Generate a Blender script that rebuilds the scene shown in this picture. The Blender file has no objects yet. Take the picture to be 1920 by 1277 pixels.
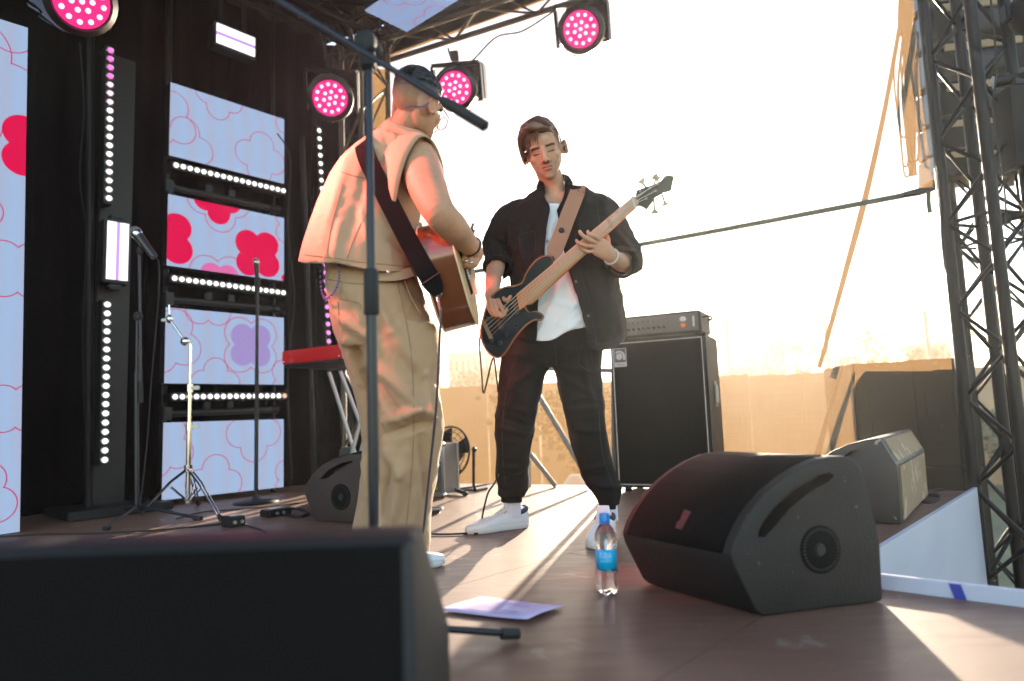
import bpy, bmesh, math, random
import numpy as np
from mathutils import Vector, Matrix, noise
random.seed(7)
S = bpy.context.scene
COL = S.collection
# ------------------------------------------------------------------ camera
PITCH = math.atan(141 / 1280); ROLL = .035; EYE = .53
CF = np.array([0, math.cos(PITCH), math.sin(PITCH)])
_u0 = np.array([0, -math.sin(PITCH), math.cos(PITCH)]); _r0 = np.array([1., 0, 0])
CU = math.cos(ROLL) * _u0 + math.sin(ROLL) * _r0
CR = math.cos(ROLL) * _r0 - math.sin(ROLL) * _u0
CC = np.array([0, 0, EYE])
cd = bpy.data.cameras.new('camera'); cam = bpy.data.objects.new('camera', cd); COL.objects.link(cam)
cd.sensor_width = 36; cd.lens = 24; cd.clip_start = .05; cd.clip_end = 2000
M = Matrix.Identity(4)
for i in range(3):
    M[i][0] = CR[i]; M[i][1] = CU[i]; M[i][2] = -CF[i]; M[i][3] = CC[i]
cam.matrix_world = M
cd.dof.use_dof = True; cd.dof.focus_distance = 2.95; cd.dof.aperture_fstop = 1.5
S.camera = cam
# ------------------------------------------------------------------ sky, sun, exposure
SUN_EL = math.radians(11.5); SUN_AZ = math.radians(14.7)
w = bpy.data.worlds.new('World'); S.world = w; w.use_nodes = True
nt = w.node_tree; bg = nt.nodes['Background']
sk = nt.nodes.new('ShaderNodeTexSky'); sk.sky_type = 'NISHITA'; sk.sun_disc = False
sk.sun_elevation = SUN_EL; sk.sun_rotation = SUN_AZ; sk.dust_density = 0.3; sk.air_density = 1.0; sk.ozone_density = .4
nt.links.new(sk.outputs[0], bg.inputs[0]); bg.inputs[1].default_value = .09
sl = bpy.data.lights.new('sun', 'SUN'); sun = bpy.data.objects.new('sun', sl); COL.objects.link(sun)
sl.energy = 5.0; sl.angle = math.radians(.6); sl.color = (1, .82, .61)
sdir = Vector((math.sin(SUN_AZ) * math.cos(SUN_EL), math.cos(SUN_AZ) * math.cos(SUN_EL), math.sin(SUN_EL)))
sun.rotation_euler = sdir.to_track_quat('Z', 'Y').to_euler(); sun.location = sdir * 50
S.view_settings.view_transform = 'Standard'; S.view_settings.look = 'None'
S.view_settings.exposure = 2.79; S.view_settings.gamma = 1; S.view_settings.use_curve_mapping = False
S.render.engine = 'CYCLES'
S.cycles.use_denoising = True; S.cycles.max_bounces = 8; S.cycles.transparent_max_bounces = 16
S.cycles.volume_bounces = 0; S.cycles.sample_clamp_indirect = 6
EXPO = 2 ** S.view_settings.exposure
# ------------------------------------------------------------------ measuring helpers
def ray(px, py): return CF + CR * (px - 960) / 1280 + CU * (638.5 - py) / 1280
def at(px, py, d): return CC + ray(px, py) * d                 # a point seen there, d metres ahead
def gnd(px, py, z=0.):
    v = ray(px, py); return CC + v * ((z - EYE) / v[2])
def onp(px, py, P, n):
    v = ray(px, py); return CC + v * (np.dot(P - CC, n) / np.dot(v, n))
def pix(P):
    q = np.asarray(P) - CC; d = q @ CF
    return np.stack([960 + 1280 * (q @ CR) / d, 638.5 - 1280 * (q @ CU) / d], -1)
def unit(v): v = np.asarray(v, float); return v / np.linalg.norm(v)
D1 = unit(np.array([.665, .747, 0])); D2 = np.array([D1[1], -D1[0], 0]); UP = np.array([0, 0, 1.])
# ------------------------------------------------------------------ materials
def pbr(name, col, rough=.5, metal=0., var=.12, scale=6., bump=0., bscale=120., spec=.5, coat=0., wear=None, wscale=14, wcut=.66, emit=None, attr=False, sheen=0., rvar=.08, aniso=None, sss=0.):
    m = bpy.data.materials.new(name); m.use_nodes = True
    t = m.node_tree; b = t.nodes['Principled BSDF']; L = t.links.new
    tc = t.nodes.new('ShaderNodeTexCoord')
    nz = t.nodes.new('ShaderNodeTexNoise'); nz.inputs['Scale'].default_value = scale; nz.inputs['Detail'].default_value = 5
    L(tc.outputs['Object'], nz.inputs['Vector'])
    mx = t.nodes.new('ShaderNodeMix'); mx.data_type = 'RGBA'
    c = list(col[:3])
    mx.inputs[6].default_value = [max(0, x * (1 - var)) for x in c] + [1]
    mx.inputs[7].default_value = [min(1, x * (1 + var)) for x in c] + [1]
    L(nz.outputs[0], mx.inputs[0]); out = mx.outputs[2]
    if attr:
        at_ = t.nodes.new('ShaderNodeAttribute'); at_.attribute_name = 'Col'
        mm = t.nodes.new('ShaderNodeMix'); mm.data_type = 'RGBA'; mm.blend_type = 'MULTIPLY'; mm.inputs[0].default_value = 1
        L(out, mm.inputs[6]); L(at_.outputs['Color'], mm.inputs[7]); out = mm.outputs[2]
    if wear:
        n2 = t.nodes.new('ShaderNodeTexNoise'); n2.inputs['Scale'].default_value = wscale; n2.inputs['Detail'].default_value = 8; n2.inputs['Roughness'].default_value = .7
        L(tc.outputs['Object'], n2.inputs['Vector'])
        r = t.nodes.new('ShaderNodeMapRange'); r.inputs[1].default_value = wcut; r.inputs[2].default_value = wcut + .03
        L(n2.outputs[0], r.inputs[0])
        m3 = t.nodes.new('ShaderNodeMix'); m3.data_type = 'RGBA'; L(r.outputs[0], m3.inputs[0]); L(out, m3.inputs[6]); m3.inputs[7].default_value = list(wear) + [1]; out = m3.outputs[2]
    L(out, b.inputs['Base Color'])
    rr = t.nodes.new('ShaderNodeMapRange'); rr.inputs[3].default_value = max(.02, rough - rvar); rr.inputs[4].default_value = min(1, rough + rvar)
    L(nz.outputs[0], rr.inputs[0]); L(rr.outputs[0], b.inputs['Roughness'])
    b.inputs['Metallic'].default_value = metal; b.inputs['Specular IOR Level'].default_value = spec
    b.inputs['Coat Weight'].default_value = coat
    if sheen: b.inputs['Sheen Weight'].default_value = sheen
    if sss:
        b.inputs['Subsurface Weight'].default_value = sss; b.inputs['Subsurface Radius'].default_value = (.012, .005, .003); b.inputs['Subsurface Scale'].default_value = 1
    if bump:
        n4 = t.nodes.new('ShaderNodeTexNoise'); n4.inputs['Scale'].default_value = bscale; n4.inputs['Detail'].default_value = 3
        mp = t.nodes.new('ShaderNodeMapping'); L(tc.outputs['Object'], mp.inputs[0]); L(mp.outputs[0], n4.inputs['Vector'])
        if aniso: mp.inputs['Scale'].default_value = aniso
        bp = t.nodes.new('ShaderNodeBump'); bp.inputs['Strength'].default_value = bump; bp.inputs['Distance'].default_value = .004
        L(n4.outputs[0], bp.inputs['Height']); L(bp.outputs[0], b.inputs['Normal'])
    if emit: b.inputs['Emission Color'].default_value = list(emit[:3]) + [1]; b.inputs['Emission Strength'].default_value = emit[3]
    return m
def glow(name, col, strength):
    m = bpy.data.materials.new(name); m.use_nodes = True; t = m.node_tree; b = t.nodes['Principled BSDF']
    b.inputs['Base Color'].default_value = (.02, .02, .02, 1); b.inputs['Roughness'].default_value = .3
    b.inputs['Emission Color'].default_value = list(col) + [1]; b.inputs['Emission Strength'].default_value = strength / EXPO
    return m
# ------------------------------------------------------------------ mesh builder
def V(p): return Vector([float(x) for x in p])
def frame(z, x=None):
    z = unit(z)
    if x is None: x = np.array([1., 0, 0]) if abs(z[0]) < .8 else np.array([0, 1., 0])
    y = unit(np.cross(z, x)); x = np.cross(y, z); return x, y, z
class MB:
    def __init__(s): s.v = []; s.f = []; s.m = []; s.mi = 0
    def add(s, vs, fs):
        k = len(s.v); s.v += [tuple(map(float, p)) for p in vs]; s.f += [tuple(i + k for i in f) for f in fs]; s.m += [s.mi] * len(fs); return s
    def box(s, c, size, ax=None, bev=0.):
        ax = ax or (np.array([1., 0, 0]), np.array([0, 1., 0]), UP); c = np.asarray(c, float)
        h = np.asarray(size, float) / 2
        if not bev:
            vs = [c + sum(ax[k] * h[k] * sg[k] for k in range(3)) for sg in [(-1,-1,-1),(1,-1,-1),(1,1,-1),(-1,1,-1),(-1,-1,1),(1,-1,1),(1,1,1),(-1,1,1)]]
            return s.add(vs, [(0,3,2,1),(4,5,6,7),(0,1,5,4),(1,2,6,5),(2,3,7,6),(3,0,4,7)])
        bm = bmesh.new(); bmesh.ops.create_cube(bm, size=1)
        for v in bm.verts: v.co = Vector((v.co.x * size[0], v.co.y * size[1], v.co.z * size[2]))
        bmesh.ops.bevel(bm, geom=bm.edges[:], offset=bev, segments=2, affect='EDGES')
        bm.verts.index_update()
        vs = [c + ax[0] * v.co.x + ax[1] * v.co.y + ax[2] * v.co.z for v in bm.verts]; fs = [tuple(v.index for v in f.verts) for f in bm.faces]
        bm.free(); return s.add(vs, fs)
    def cyl(s, a, b, r, r2=None, n=12, cap=True):
        a = np.asarray(a, float); b = np.asarray(b, float); r2 = r if r2 is None else r2
        x, y, z = frame(b - a); vs = []
        for p, q in ((a, r), (b, r2)):
            for k in range(n):
                t = 2 * math.pi * k / n; vs.append(p + q * (x * math.cos(t) + y * math.sin(t)))
        fs = [(k, (k + 1) % n, n + (k + 1) % n, n + k) for k in range(n)]
        if cap: fs += [tuple(range(n - 1, -1, -1)), tuple(range(n, 2 * n))]
        return s.add(vs, fs)
    def tube(s, pts, r, n=8, closed=False, cap=True):
        pts = [np.asarray(p, float) for p in pts]; N = len(pts); vs = []; x = None
        rs = r if hasattr(r, '__len__') else [r] * N
        for i, p in enumerate(pts):
            t = pts[(i + 1) % N] - pts[i - 1] if closed else pts[min(i + 1, N - 1)] - pts[max(i - 1, 0)]
            x, y, z = frame(t, x if x is not None and abs(np.dot(unit(t), x)) < .98 else None)
            for k in range(n):
                a = 2 * math.pi * k / n; vs.append(p + rs[i] * (x * math.cos(a) + y * math.sin(a)))
        fs = []
        for i in range(N if closed else N - 1):
            j = (i + 1) % N
            fs += [(i * n + k, i * n + (k + 1) % n, j * n + (k + 1) % n, j * n + k) for k in range(n)]
        if cap and not closed: fs += [tuple(range(n - 1, -1, -1)), tuple(range((N - 1) * n, N * n))]
        return s.add(vs, fs)
    def lathe(s, prof, o=(0, 0, 0), ax=None, n=24):      # prof: (radius, height)
        x, y, z = ax or (np.array([1., 0, 0]), np.array([0, 1., 0]), UP); o = np.asarray(o, float); vs = []
        for r, h in prof:
            for k in range(n):
                t = 2 * math.pi * k / n; vs.append(o + z * h + max(r, 1e-4) * (x * math.cos(t) + y * math.sin(t)))
        fs = []
        for i in range(len(prof) - 1):
            fs += [(i * n + k, i * n + (k + 1) % n, (i + 1) * n + (k + 1) % n, (i + 1) * n + k) for k in range(n)]
        fs += [tuple(range(n - 1, -1, -1)), tuple(range((len(prof) - 1) * n, len(prof) * n))]
        return s.add(vs, fs)
    def prism(s, poly, vec, bev=0.):                      # poly of 3D points, extruded by vec
        poly = [np.asarray(p, float) for p in poly]; vec = np.asarray(vec, float); n = len(poly)
        nrm = sum(np.cross(poly[i] - poly[0], poly[(i + 1) % n] - poly[0]) for i in range(n))
        if np.dot(nrm, vec) > 0: poly = poly[::-1]
        if bev:
            c = sum(poly) / n; L = np.linalg.norm(vec); u = vec / L; sc = lambda p: c + (p - c) * (1 - bev / max(1e-6, np.linalg.norm(p - c)))
            rings = [[sc(p) for p in poly], [p + u * bev for p in poly], [p + u * (L - bev) for p in poly], [sc(p) + vec for p in poly]]
        else: rings = [poly, [p + vec for p in poly]]
        vs = [p for r in rings for p in r]; fs = [tuple(range(n))]
        for j in range(len(rings) - 1):
            fs += [(j * n + i, (j + 1) * n + i, (j + 1) * n + (i + 1) % n, j * n + (i + 1) % n) for i in range(n)]
        fs += [tuple(range(len(rings) * n - 1, (len(rings) - 1) * n - 1, -1))]
        return s.add(vs, fs)
    def ell(s, c, r, ax=None, nu=16, nv=10):
        ax = ax or (np.array([1., 0, 0]), np.array([0, 1., 0]), UP); c = np.asarray(c, float); vs = []; fs = []
        for i in range(nv + 1):
            p = math.pi * i / nv - math.pi / 2
            for k in range(nu):
                t = 2 * math.pi * k / nu
                e = max(math.cos(p), 1e-3)
                vs.append(c + ax[0] * r[0] * e * math.cos(t) + ax[1] * r[1] * e * math.sin(t) + ax[2] * r[2] * math.sin(p))
        for i in range(nv): fs += [(i * nu + k, i * nu + (k + 1) % nu, (i + 1) * nu + (k + 1) % nu, (i + 1) * nu + k) for k in range(nu)]
        fs += [tuple(range(nu - 1, -1, -1)), tuple(range(nv * nu, (nv + 1) * nu))]
        return s.add(vs, fs)
    def loft(s, rings, n=28, sub=4, pw=2.3, cap=True):    # rings: (centre, half-axis, half-axis), smoothed along
        R = [np.array([np.asarray(a, float) for a in r]) for r in rings]; Q = []
        for i in range(len(R) - 1):
            p0 = R[max(i - 1, 0)]; p1 = R[i]; p2 = R[i + 1]; p3 = R[min(i + 2, len(R) - 1)]
            for k in range(sub):
                t = k / sub
                Q.append(.5 * (2 * p1 + (p2 - p0) * t + (2 * p0 - 5 * p1 + 4 * p2 - p3) * t * t + (3 * p1 - p0 - 3 * p2 + p3) * t ** 3))
        Q.append(R[-1]); vs = []; fs = []
        for q in Q:
            for k in range(n):
                t = 2 * math.pi * k / n; c, d = math.cos(t), math.sin(t)
                vs.append(q[0] + q[1] * math.copysign(abs(c) ** (2 / pw), c) + q[2] * math.copysign(abs(d) ** (2 / pw), d))
        for i in range(len(Q) - 1): fs += [(i * n + k, i * n + (k + 1) % n, (i + 1) * n + (k + 1) % n, (i + 1) * n + k) for k in range(n)]
        if cap: fs += [tuple(range(n - 1, -1, -1)), tuple(range((len(Q) - 1) * n, len(Q) * n))]
        return s.add(vs, fs)
    def limb(s, pts, rad, n=14, sub=4, flat=1., side=None):  # round tapered limb with rounded ends
        pts = [np.asarray(p, float) for p in pts]; N = len(pts); rings = []; x = None
        for i, p in enumerate(pts):
            t = pts[min(i + 1, N - 1)] - pts[max(i - 1, 0)]
            x, y, z = frame(t, side if side is not None else x)
            rings.append((p, x * rad[i], y * rad[i] * flat))
        s.loft(rings, n=n, sub=sub, pw=2)
        for i in (0, -1): s.ell(pts[i], [rad[i] * .99, rad[i] * .99 * flat, rad[i] * .99], ax=frame(pts[i] - pts[1 if i == 0 else -2], side), nu=n, nv=8)
        return s
    def build(s, name, mat, parent=None, smooth=True, local=False, sharp=40):
        me = bpy.data.meshes.new(name); vs = s.v
        root = parent
        if not local:
            inv = ROOTS.get(parent.name) if parent else None
            if inv is None and parent is None:
                pass
            elif inv is not None: vs = [tuple(inv @ Vector(p)) for p in vs]
        me.from_pydata(vs, [], s.f)
        bm = bmesh.new(); bm.from_mesh(me); bmesh.ops.recalc_face_normals(bm, faces=bm.faces); bm.to_mesh(me); bm.free()
        for m_ in (mat if isinstance(mat, (list, tuple)) else [mat]): me.materials.append(m_)
        if any(s.m): me.polygons.foreach_set('material_index', s.m)
        o = bpy.data.objects.new(name, me); COL.objects.link(o)
        if smooth: me.polygons.foreach_set('use_smooth', [True] * len(me.polygons)); me.set_sharp_from_angle(angle=math.radians(sharp))
        me.update()
        if parent:
            o.parent = parent; ROOTS[o.name] = ROOTS[parent.name]; KIDS.setdefault(parent.name, []).append(o)
        else: ROOTS[o.name] = Matrix.Identity(4)
        return o
ROOTS = {}; KIDS = {}
def tag(o, label, cat, group=None):
    o['label'] = label; o['category'] = cat
    if group: o['group'] = group
    return o
def thing(name, loc, label, cat, group=None, ax=None):
    o = bpy.data.objects.new(name, None); COL.objects.link(o); o.empty_display_size = .1
    m = Matrix.Translation(V(loc))
    if ax is not None:
        for i in range(3):
            for j in range(3): m[i][j] = float(ax[j][i])
    o.matrix_world = m; ROOTS[o.name] = m.inverted()
    return tag(o, label, cat, group)
def structure(o): o['kind'] = 'structure'; return o
def dup(o, parent=None):
    c = o.copy(); COL.objects.link(c)
    if parent is not None: c.parent = parent
    for ch in [x for x in KIDS.get(o.name, [])]: dup(ch, c)
    return c
def catmull(pts, sub=8):
    P = [np.asarray(p, float) for p in pts]; Q = []
    for i in range(len(P) - 1):
        p0 = P[max(i - 1, 0)]; p1 = P[i]; p2 = P[i + 1]; p3 = P[min(i + 2, len(P) - 1)]
        for k in range(sub):
            t = k / sub
            Q.append(.5 * (2 * p1 + (p2 - p0) * t + (2 * p0 - 5 * p1 + 4 * p2 - p3) * t * t + (3 * p1 - p0 - 3 * p2 + p3) * t ** 3))
    Q.append(P[-1]); return Q
def ribbon(mb, pts, nrm, wid, th=.003):                    # a flat strap along pts
    pts = [np.asarray(p, float) for p in pts]; N = len(pts); vs = []
    for i, p in enumerate(pts):
        t = unit(pts[min(i + 1, N - 1)] - pts[max(i - 1, 0)]); n_ = np.asarray(nrm[i] if isinstance(nrm, list) else nrm, float)
        sd = unit(np.cross(t, n_)); n2 = np.cross(sd, t); w_ = (wid[i] if hasattr(wid, '__len__') else wid) / 2
        vs += [p - sd * w_ - n2 * th / 2, p + sd * w_ - n2 * th / 2, p + sd * w_ + n2 * th / 2, p - sd * w_ + n2 * th / 2]
    fs = [(0, 1, 2, 3), tuple(4 * (N - 1) + k for k in (3, 2, 1, 0))]
    for i in range(N - 1): fs += [(4 * i + k, 4 * i + (k + 1) % 4, 4 * i + 4 + (k + 1) % 4, 4 * i + 4 + k) for k in range(4)]
    return mb.add(vs, fs)
def text_mesh(name, body, size, mat, parent, o, x, y, ext=.0008, align='CENTER', local_inv=None):
    cu = bpy.data.curves.new(name, 'FONT'); cu.body = body; cu.size = size; cu.extrude = ext; cu.align_x = align; cu.align_y = 'CENTER'
    t = bpy.data.objects.new(name, cu); COL.objects.link(t)
    dg = bpy.context.evaluated_depsgraph_get(); me = bpy.data.meshes.new_from_object(t.evaluated_get(dg))
    COL.objects.unlink(t); bpy.data.objects.remove(t)
    z = np.cross(x, y); m = Matrix.Identity(4)
    for i in range(3): m[i][0] = x[i]; m[i][1] = y[i]; m[i][2] = z[i]; m[i][3] = o[i]
    me.transform((ROOTS[parent.name] if parent else Matrix.Identity(4)) @ m); me.materials.clear(); me.materials.append(mat)
    ob = bpy.data.objects.new(name, me); COL.objects.link(ob)
    if parent: ob.parent = parent; ROOTS[ob.name] = ROOTS[parent.name]; KIDS.setdefault(parent.name, []).append(ob)
    return ob
BLK = pbr('black_powder_coat', (.008, .008, .0085), .5, bump=.15, bscale=300)
BLKM = pbr('black_metal', (.02, .02, .022), .35, metal=.6)
RUB = pbr('black_rubber', (.012, .012, .012), .7)
CHR = pbr('chrome', (.75, .75, .76), .12, metal=1., var=.05)
STEEL = pbr('galvanised_steel', (.42, .42, .42), .4, metal=.8)
# ================================================================== ground, stage, walls
g = MB(); n = 24
G0 = -1.35
GR = pbr('grass_and_dirt', (.10, .10, .045), .9, var=.5, scale=.8, bump=.6, bscale=8)
vs = []; fs = []
for i in range(n + 1):
    for j in range(n + 1):
        x = (i / n - .5) * 2; y = (j / n - .5) * 2
        vs.append((x * abs(x) * 300, y * abs(y) * 300 + 30, G0))
for i in range(n):
    for j in range(n): k = i * (n + 1) + j; fs.append((k, k + n + 1, k + n + 2, k + 1))
structure(g.add(vs, fs).build('ground', GR))

C0 = np.array([-1.30, 6.02, 0]); P1 = np.array([2.669, 4.084, 0]); T0 = np.array([1.035, 2.023, 0])
def clip(poly, P, nn):       # keep the side where (p-P).nn <= 0
    out = []
    for i in range(len(poly)):
        a, b = poly[i], poly[(i + 1) % len(poly)]; da, db = (a - P) @ nn, (b - P) @ nn
        if da <= 0: out.append(a)
        if da * db < 0: out.append(a + (b - a) * da / (da - db))
    return out
FLO = pbr('film_faced_plywood', (.140, .060, .037), .44, var=.22, scale=3., bump=.12, bscale=420, wear=(.2, .125, .1), wscale=5, wcut=.61, rvar=.1, spec=.5)
t_ = FLO.node_tree
for nd in t_.nodes:
    if nd.type == 'TEX_NOISE' and abs(nd.inputs['Scale'].default_value - 5) < .01: nd.inputs['Distortion'].default_value = .6
# scuffs stretched along the boards, so the sheen breaks up
_tc = [x for x in t_.nodes if x.type == 'TEX_COORD'][0]; _b = t_.nodes['Principled BSDF']
_mp = t_.nodes.new('ShaderNodeMapping'); _mp.inputs['Rotation'].default_value = (0, 0, -.84); _mp.inputs['Scale'].default_value = (3, 14, 1)
_n = t_.nodes.new('ShaderNodeTexNoise'); _n.inputs['Scale'].default_value = 2; _n.inputs['Detail'].default_value = 8
_r = t_.nodes.new('ShaderNodeMapRange'); _r.inputs[1].default_value = .3; _r.inputs[2].default_value = .7; _r.inputs[3].default_value = .47; _r.inputs[4].default_value = .63
t_.links.new(_tc.outputs['Object'], _mp.inputs[0]); t_.links.new(_mp.outputs[0], _n.inputs['Vector']); t_.links.new(_n.outputs[0], _r.inputs[0]); t_.links.new(_r.outputs[0], _b.inputs['Roughness'])
_b.inputs['Sheen Weight'].default_value = .03; _b.inputs['Sheen Roughness'].default_value = .45; _b.inputs['Sheen Tint'].default_value = (1, .86, .70, 1); _b.inputs['Coat Weight'].default_value = .14; _b.inputs['Coat Roughness'].default_value = .22
SUB = pbr('deck_frame', (.20, .18, .165), .5)  # pale frame colour stands in for light reflected along the panel seams
fl = MB()
lo = MB()
SIDE = unit(P1 - C0); SN = np.array([-SIDE[1], SIDE[0], 0])     # outward, away from the camera
wallP = np.array([-2.416, 4.719, 0]) - D2 * .55
seam = np.array([.261, 1.414, 0])
big = [np.array([-9, -1, 0.]), np.array([6, -1, 0.]), np.array([6, 9, 0.]), np.array([-9, 9, 0.])]
main = clip(clip(clip(clip(big, P1, SN), P1, D2), wallP, -D2), np.array([-6., 0, 0]), -D1)
thr = clip(clip(clip(big, P1, -D2), T0, D1), P1 + D2 * 3.6, D2); thr = clip(thr, np.array([-6., 0, 0]), -D1)
lo.prism([p - UP * .0048 for p in main], -UP * .14); lo.prism([p - UP * .0048 for p in thr], -UP * .14)
floor = structure(lo.build('stage_floor', SUB, smooth=False))
W_ = .896; gap = .0022
for i in range(-6, 8):
    for j in range(-6, 6):
        o = seam + D2 * W_ * i; off = (i % 2) * .9
        q = [o + D1 * (1.8 * j + off), o + D1 * (1.8 * j + off + 1.8), o + D1 * (1.8 * j + off + 1.8) + D2 * W_, o + D1 * (1.8 * j + off) + D2 * W_]
        c = sum(q) / 4; q = [p + unit(c - p) * gap for p in q]
        for region in (main, thr):
            r = q
            for k in range(len(region)):
                a, b = region[k], region[(k + 1) % len(region)]; e = b - a; nn = np.array([e[1], -e[0], 0])
                cc = sum(region) / len(region)
                if (cc - a) @ nn > 0: nn = -nn
                r = clip(r, a, nn)
                if len(r) < 3: break
            if len(r) >= 3 and pix(sum(r) / len(r))[1] is not None:
                m_ = MB().prism(r, -UP * .0042)
                m_.build('deck_panel', FLO, floor, smooth=False)
# screw heads are flush; fascia boards
WHT = pbr('white_laminate', (.46, .48, .60), .35, var=.03)
BLU = pbr('blue_print', (.01, .03, .32), .4)
f = thing('fascia_board', P1, 'white fascia board along the stage edge at the foot of the black truss tower', 'fascia')
fb = MB(); Lf = 2.44
fb.box(P1 - D1 * Lf / 2 - UP * .40 + D2 * .012, (Lf, .02, .84), (D1, D2, UP)); fb.build('panel', WHT, f, smooth=False)
MB().prism([P1 + D2 * .024 - D1 * .42 - UP * .70, P1 + D2 * .024 - D1 * .62 - UP * .82, P1 + D2 * .024 - D1 * .42 - UP * .82], D2 * .002).build('blue_mark', BLU, f, smooth=False)
e = thing('edge_strip', T0, 'low white edging strip with blue dashes along the near stage corner', 'edging')
sb = MB(); sb.box(T0 + D2 * 1.2 + UP * .018 + D1 * .012, (2.6, .022, .045), (D2, D1, UP), bev=.003); sb.build('strip', WHT, e)
for k in range(6):
    c = T0 + D2 * (-.02 + .205 * k) - D1 * .0012 + UP * .018
    MB().prism([c + D2 * a + UP * z for a, z in ((-.02, .021), (.008, .021), (.02, -.021), (-.008, -.021))], -D1 * .0016).build('blue_dash', BLU, e, smooth=False)

# black drape behind the screens
DRP = pbr('black_drape', (.005, .005, .0055), .9, bump=.2, bscale=200, spec=.2)
d = MB(); nn_ = 260; vs = []; fs = []; La, Lb = -6.5, 2.3
for i in range(nn_ + 1):
    a = La + (Lb - La) * i / nn_
    for j, z in enumerate((.0, 1.4, 2.8, 4.13)):
        wv = .035 * math.sin(a * 21 + .6 * math.sin(a * 5)) + .02 * math.sin(a * 47 + j) * (1 - .2 * j)
        vs.append(np.array([-2.416, 4.719, 0]) - D2 * (.42 + wv) + D1 * a + UP * z)
for i in range(nn_):
    for j in range(3): k = i * 4 + j; fs.append((k, k + 4, k + 5, k + 1))
dr = d.add(vs, fs).build('backdrop_curtain', DRP); tag(dr, 'black curtain with soft folds closing the back of the stage behind the screens', 'curtain')
dr.modifiers.new('thick', 'SOLIDIFY').thickness = .006

# roof sheet over the stage
RF = pbr('black_roof_fabric', (.012, .011, .011), .8, bump=.2, bscale=30)
rp = clip(clip(main, P1 - D2 * .75, D2), np.array([-3.2, 0, 0]), -D1)
rf = MB().prism([p + UP * 4.14 for p in rp], UP * .05).build('roof_canopy', RF, smooth=False); tag(rf, 'dark fabric roof spanning over the back of the stage', 'roof')

# truss builder
def truss(root, a, b, wd, rc, rb, side, mat, nbay, seg=(0,), brace=True, tri=False):
    a = np.asarray(a, float); b = np.asarray(b, float); x, y, z = frame(b - a, side)
    L = np.linalg.norm(b - a); corners = [(-1, -1), (1, -1), (1, 1), (-1, 1)]
    if tri: corners = [(-1, -.58), (1, -.58), (0, 1.15)]
    cs = [x * p * wd / 2 + y * q * wd / 2 for p, q in corners]
    for c in cs: MB().cyl(a + c, b + c, rc, n=14).build('chord', mat, root)
    m = len(cs)
    for k in range(m):
        c1, c2 = cs[k], cs[(k + 1) % m]
        for i in range(nbay):
            t0, t1 = i / nbay, (i + 1) / nbay
            p, q = (c1, c2) if (i + k) % 2 == 0 else (c2, c1)
            MB().cyl(a + z * L * t0 + p, a + z * L * t1 + q, rb, n=8).build('brace', mat, root)
    for t in seg:
        rg = MB()
        for k in range(m): rg.cyl(a + z * L * t + cs[k], a + z * L * t + cs[(k + 1) % m], rb, n=8)
        rg.build('cross_frame', mat, root)
TRS = pbr('black_truss_paint', (.006, .0055, .007), .5, spec=.25, wear=(.10, .09, .08), wscale=30, wcut=.70)
# tower on the right
tw = at(1842, 1000, 4.25); tw = np.array([2.93, 4.08, 0])
t1 = thing('truss_tower', tw + UP * G0, 'tall black lattice truss tower standing at the right edge of the stage', 'truss')
truss(t1, tw + UP * G0, tw + UP * 4.6, .30, .034, .012, np.array([1., .35, 0]), TRS, 22, seg=(.06, .5, .94))
MB().box(tw + UP * (G0 + .01), (.8, .8, .02)).build('base_plate', TRS, t1)
tw2 = np.array([3.42, 4.75, 0])
t2 = thing('truss_tower', tw2 + UP * G0, 'second black truss tower set back behind the nearer right hand tower', 'truss')
truss(t2, tw2 + UP * G0, tw2 + UP * 4.6, .28, .025, .010, np.array([1., .2, 0]), TRS, 22, seg=(.06, .5, .94))
MB().box(tw2 + UP * (G0 + .01), (.8, .8, .02)).build('base_plate', TRS, t2)
# roof edge truss above the scrim
ra = C0 - SIDE * .2 + UP * 3.95 - SN * .12; rb_ = P1 + SIDE * .1 + UP * 3.95 - SN * .12
t3 = thing('roof_truss', ra, 'silver grey lattice roof truss running along the top of the white scrim', 'truss')
TRG = pbr('aluminium_truss', (.10, .085, .07), .5, metal=.3)
truss(t3, ra, rb_, .30, .024, .010, SN, TRG, 12, seg=(0, 1))
va = C0 - SIDE * .4 + SN * .10; vb = C0 + SIDE * 2.35 + SN * .10
o = MB().prism([va + UP * 3.86, vb + UP * 3.97, vb + UP * 4.2, va + UP * 4.2], SN * .012).build('roof_valance', RF, smooth=False); tag(o, 'dark fabric valance closing the gap between roof and truss at the far corner', 'valance')
# corner tower (back right of the stage)
cw = C0 + SIDE * .18 - SN * .2
t4 = thing('truss_tower', cw, 'slim truss tower in the far stage corner where curtain meets scrim', 'truss')
truss(t4, cw, cw + UP * 4.1, .29, .024, .010, D1, TRG, 13, seg=(0, 1))
# roof cross truss hung under the canopy, parallel to the screens
xa = np.array([-2.416, 4.719, 0]) + D2 * .55 - D1 * 2.4 + UP * 3.78; xb = xa + D1 * 3.75
t5 = thing('roof_truss', xa, 'dark roof truss crossing overhead in front of the screens', 'truss')
truss(t5, xa, xb, .28, .024, .010, UP, TRS, 12, seg=(0, 1))
xa = np.array([-2.416, 4.719, 0]) + D2 * 1.75 - D1 * 2.4 + UP * 3.95; xb = xa + D1 * 3.35
t6 = thing('roof_truss', xa, 'dark roof truss beside the ceiling screen nearer the front of the stage', 'truss')
truss(t6, xa, xb, .28, .024, .010, UP, TRS, 12, seg=(0, 1))

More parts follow.
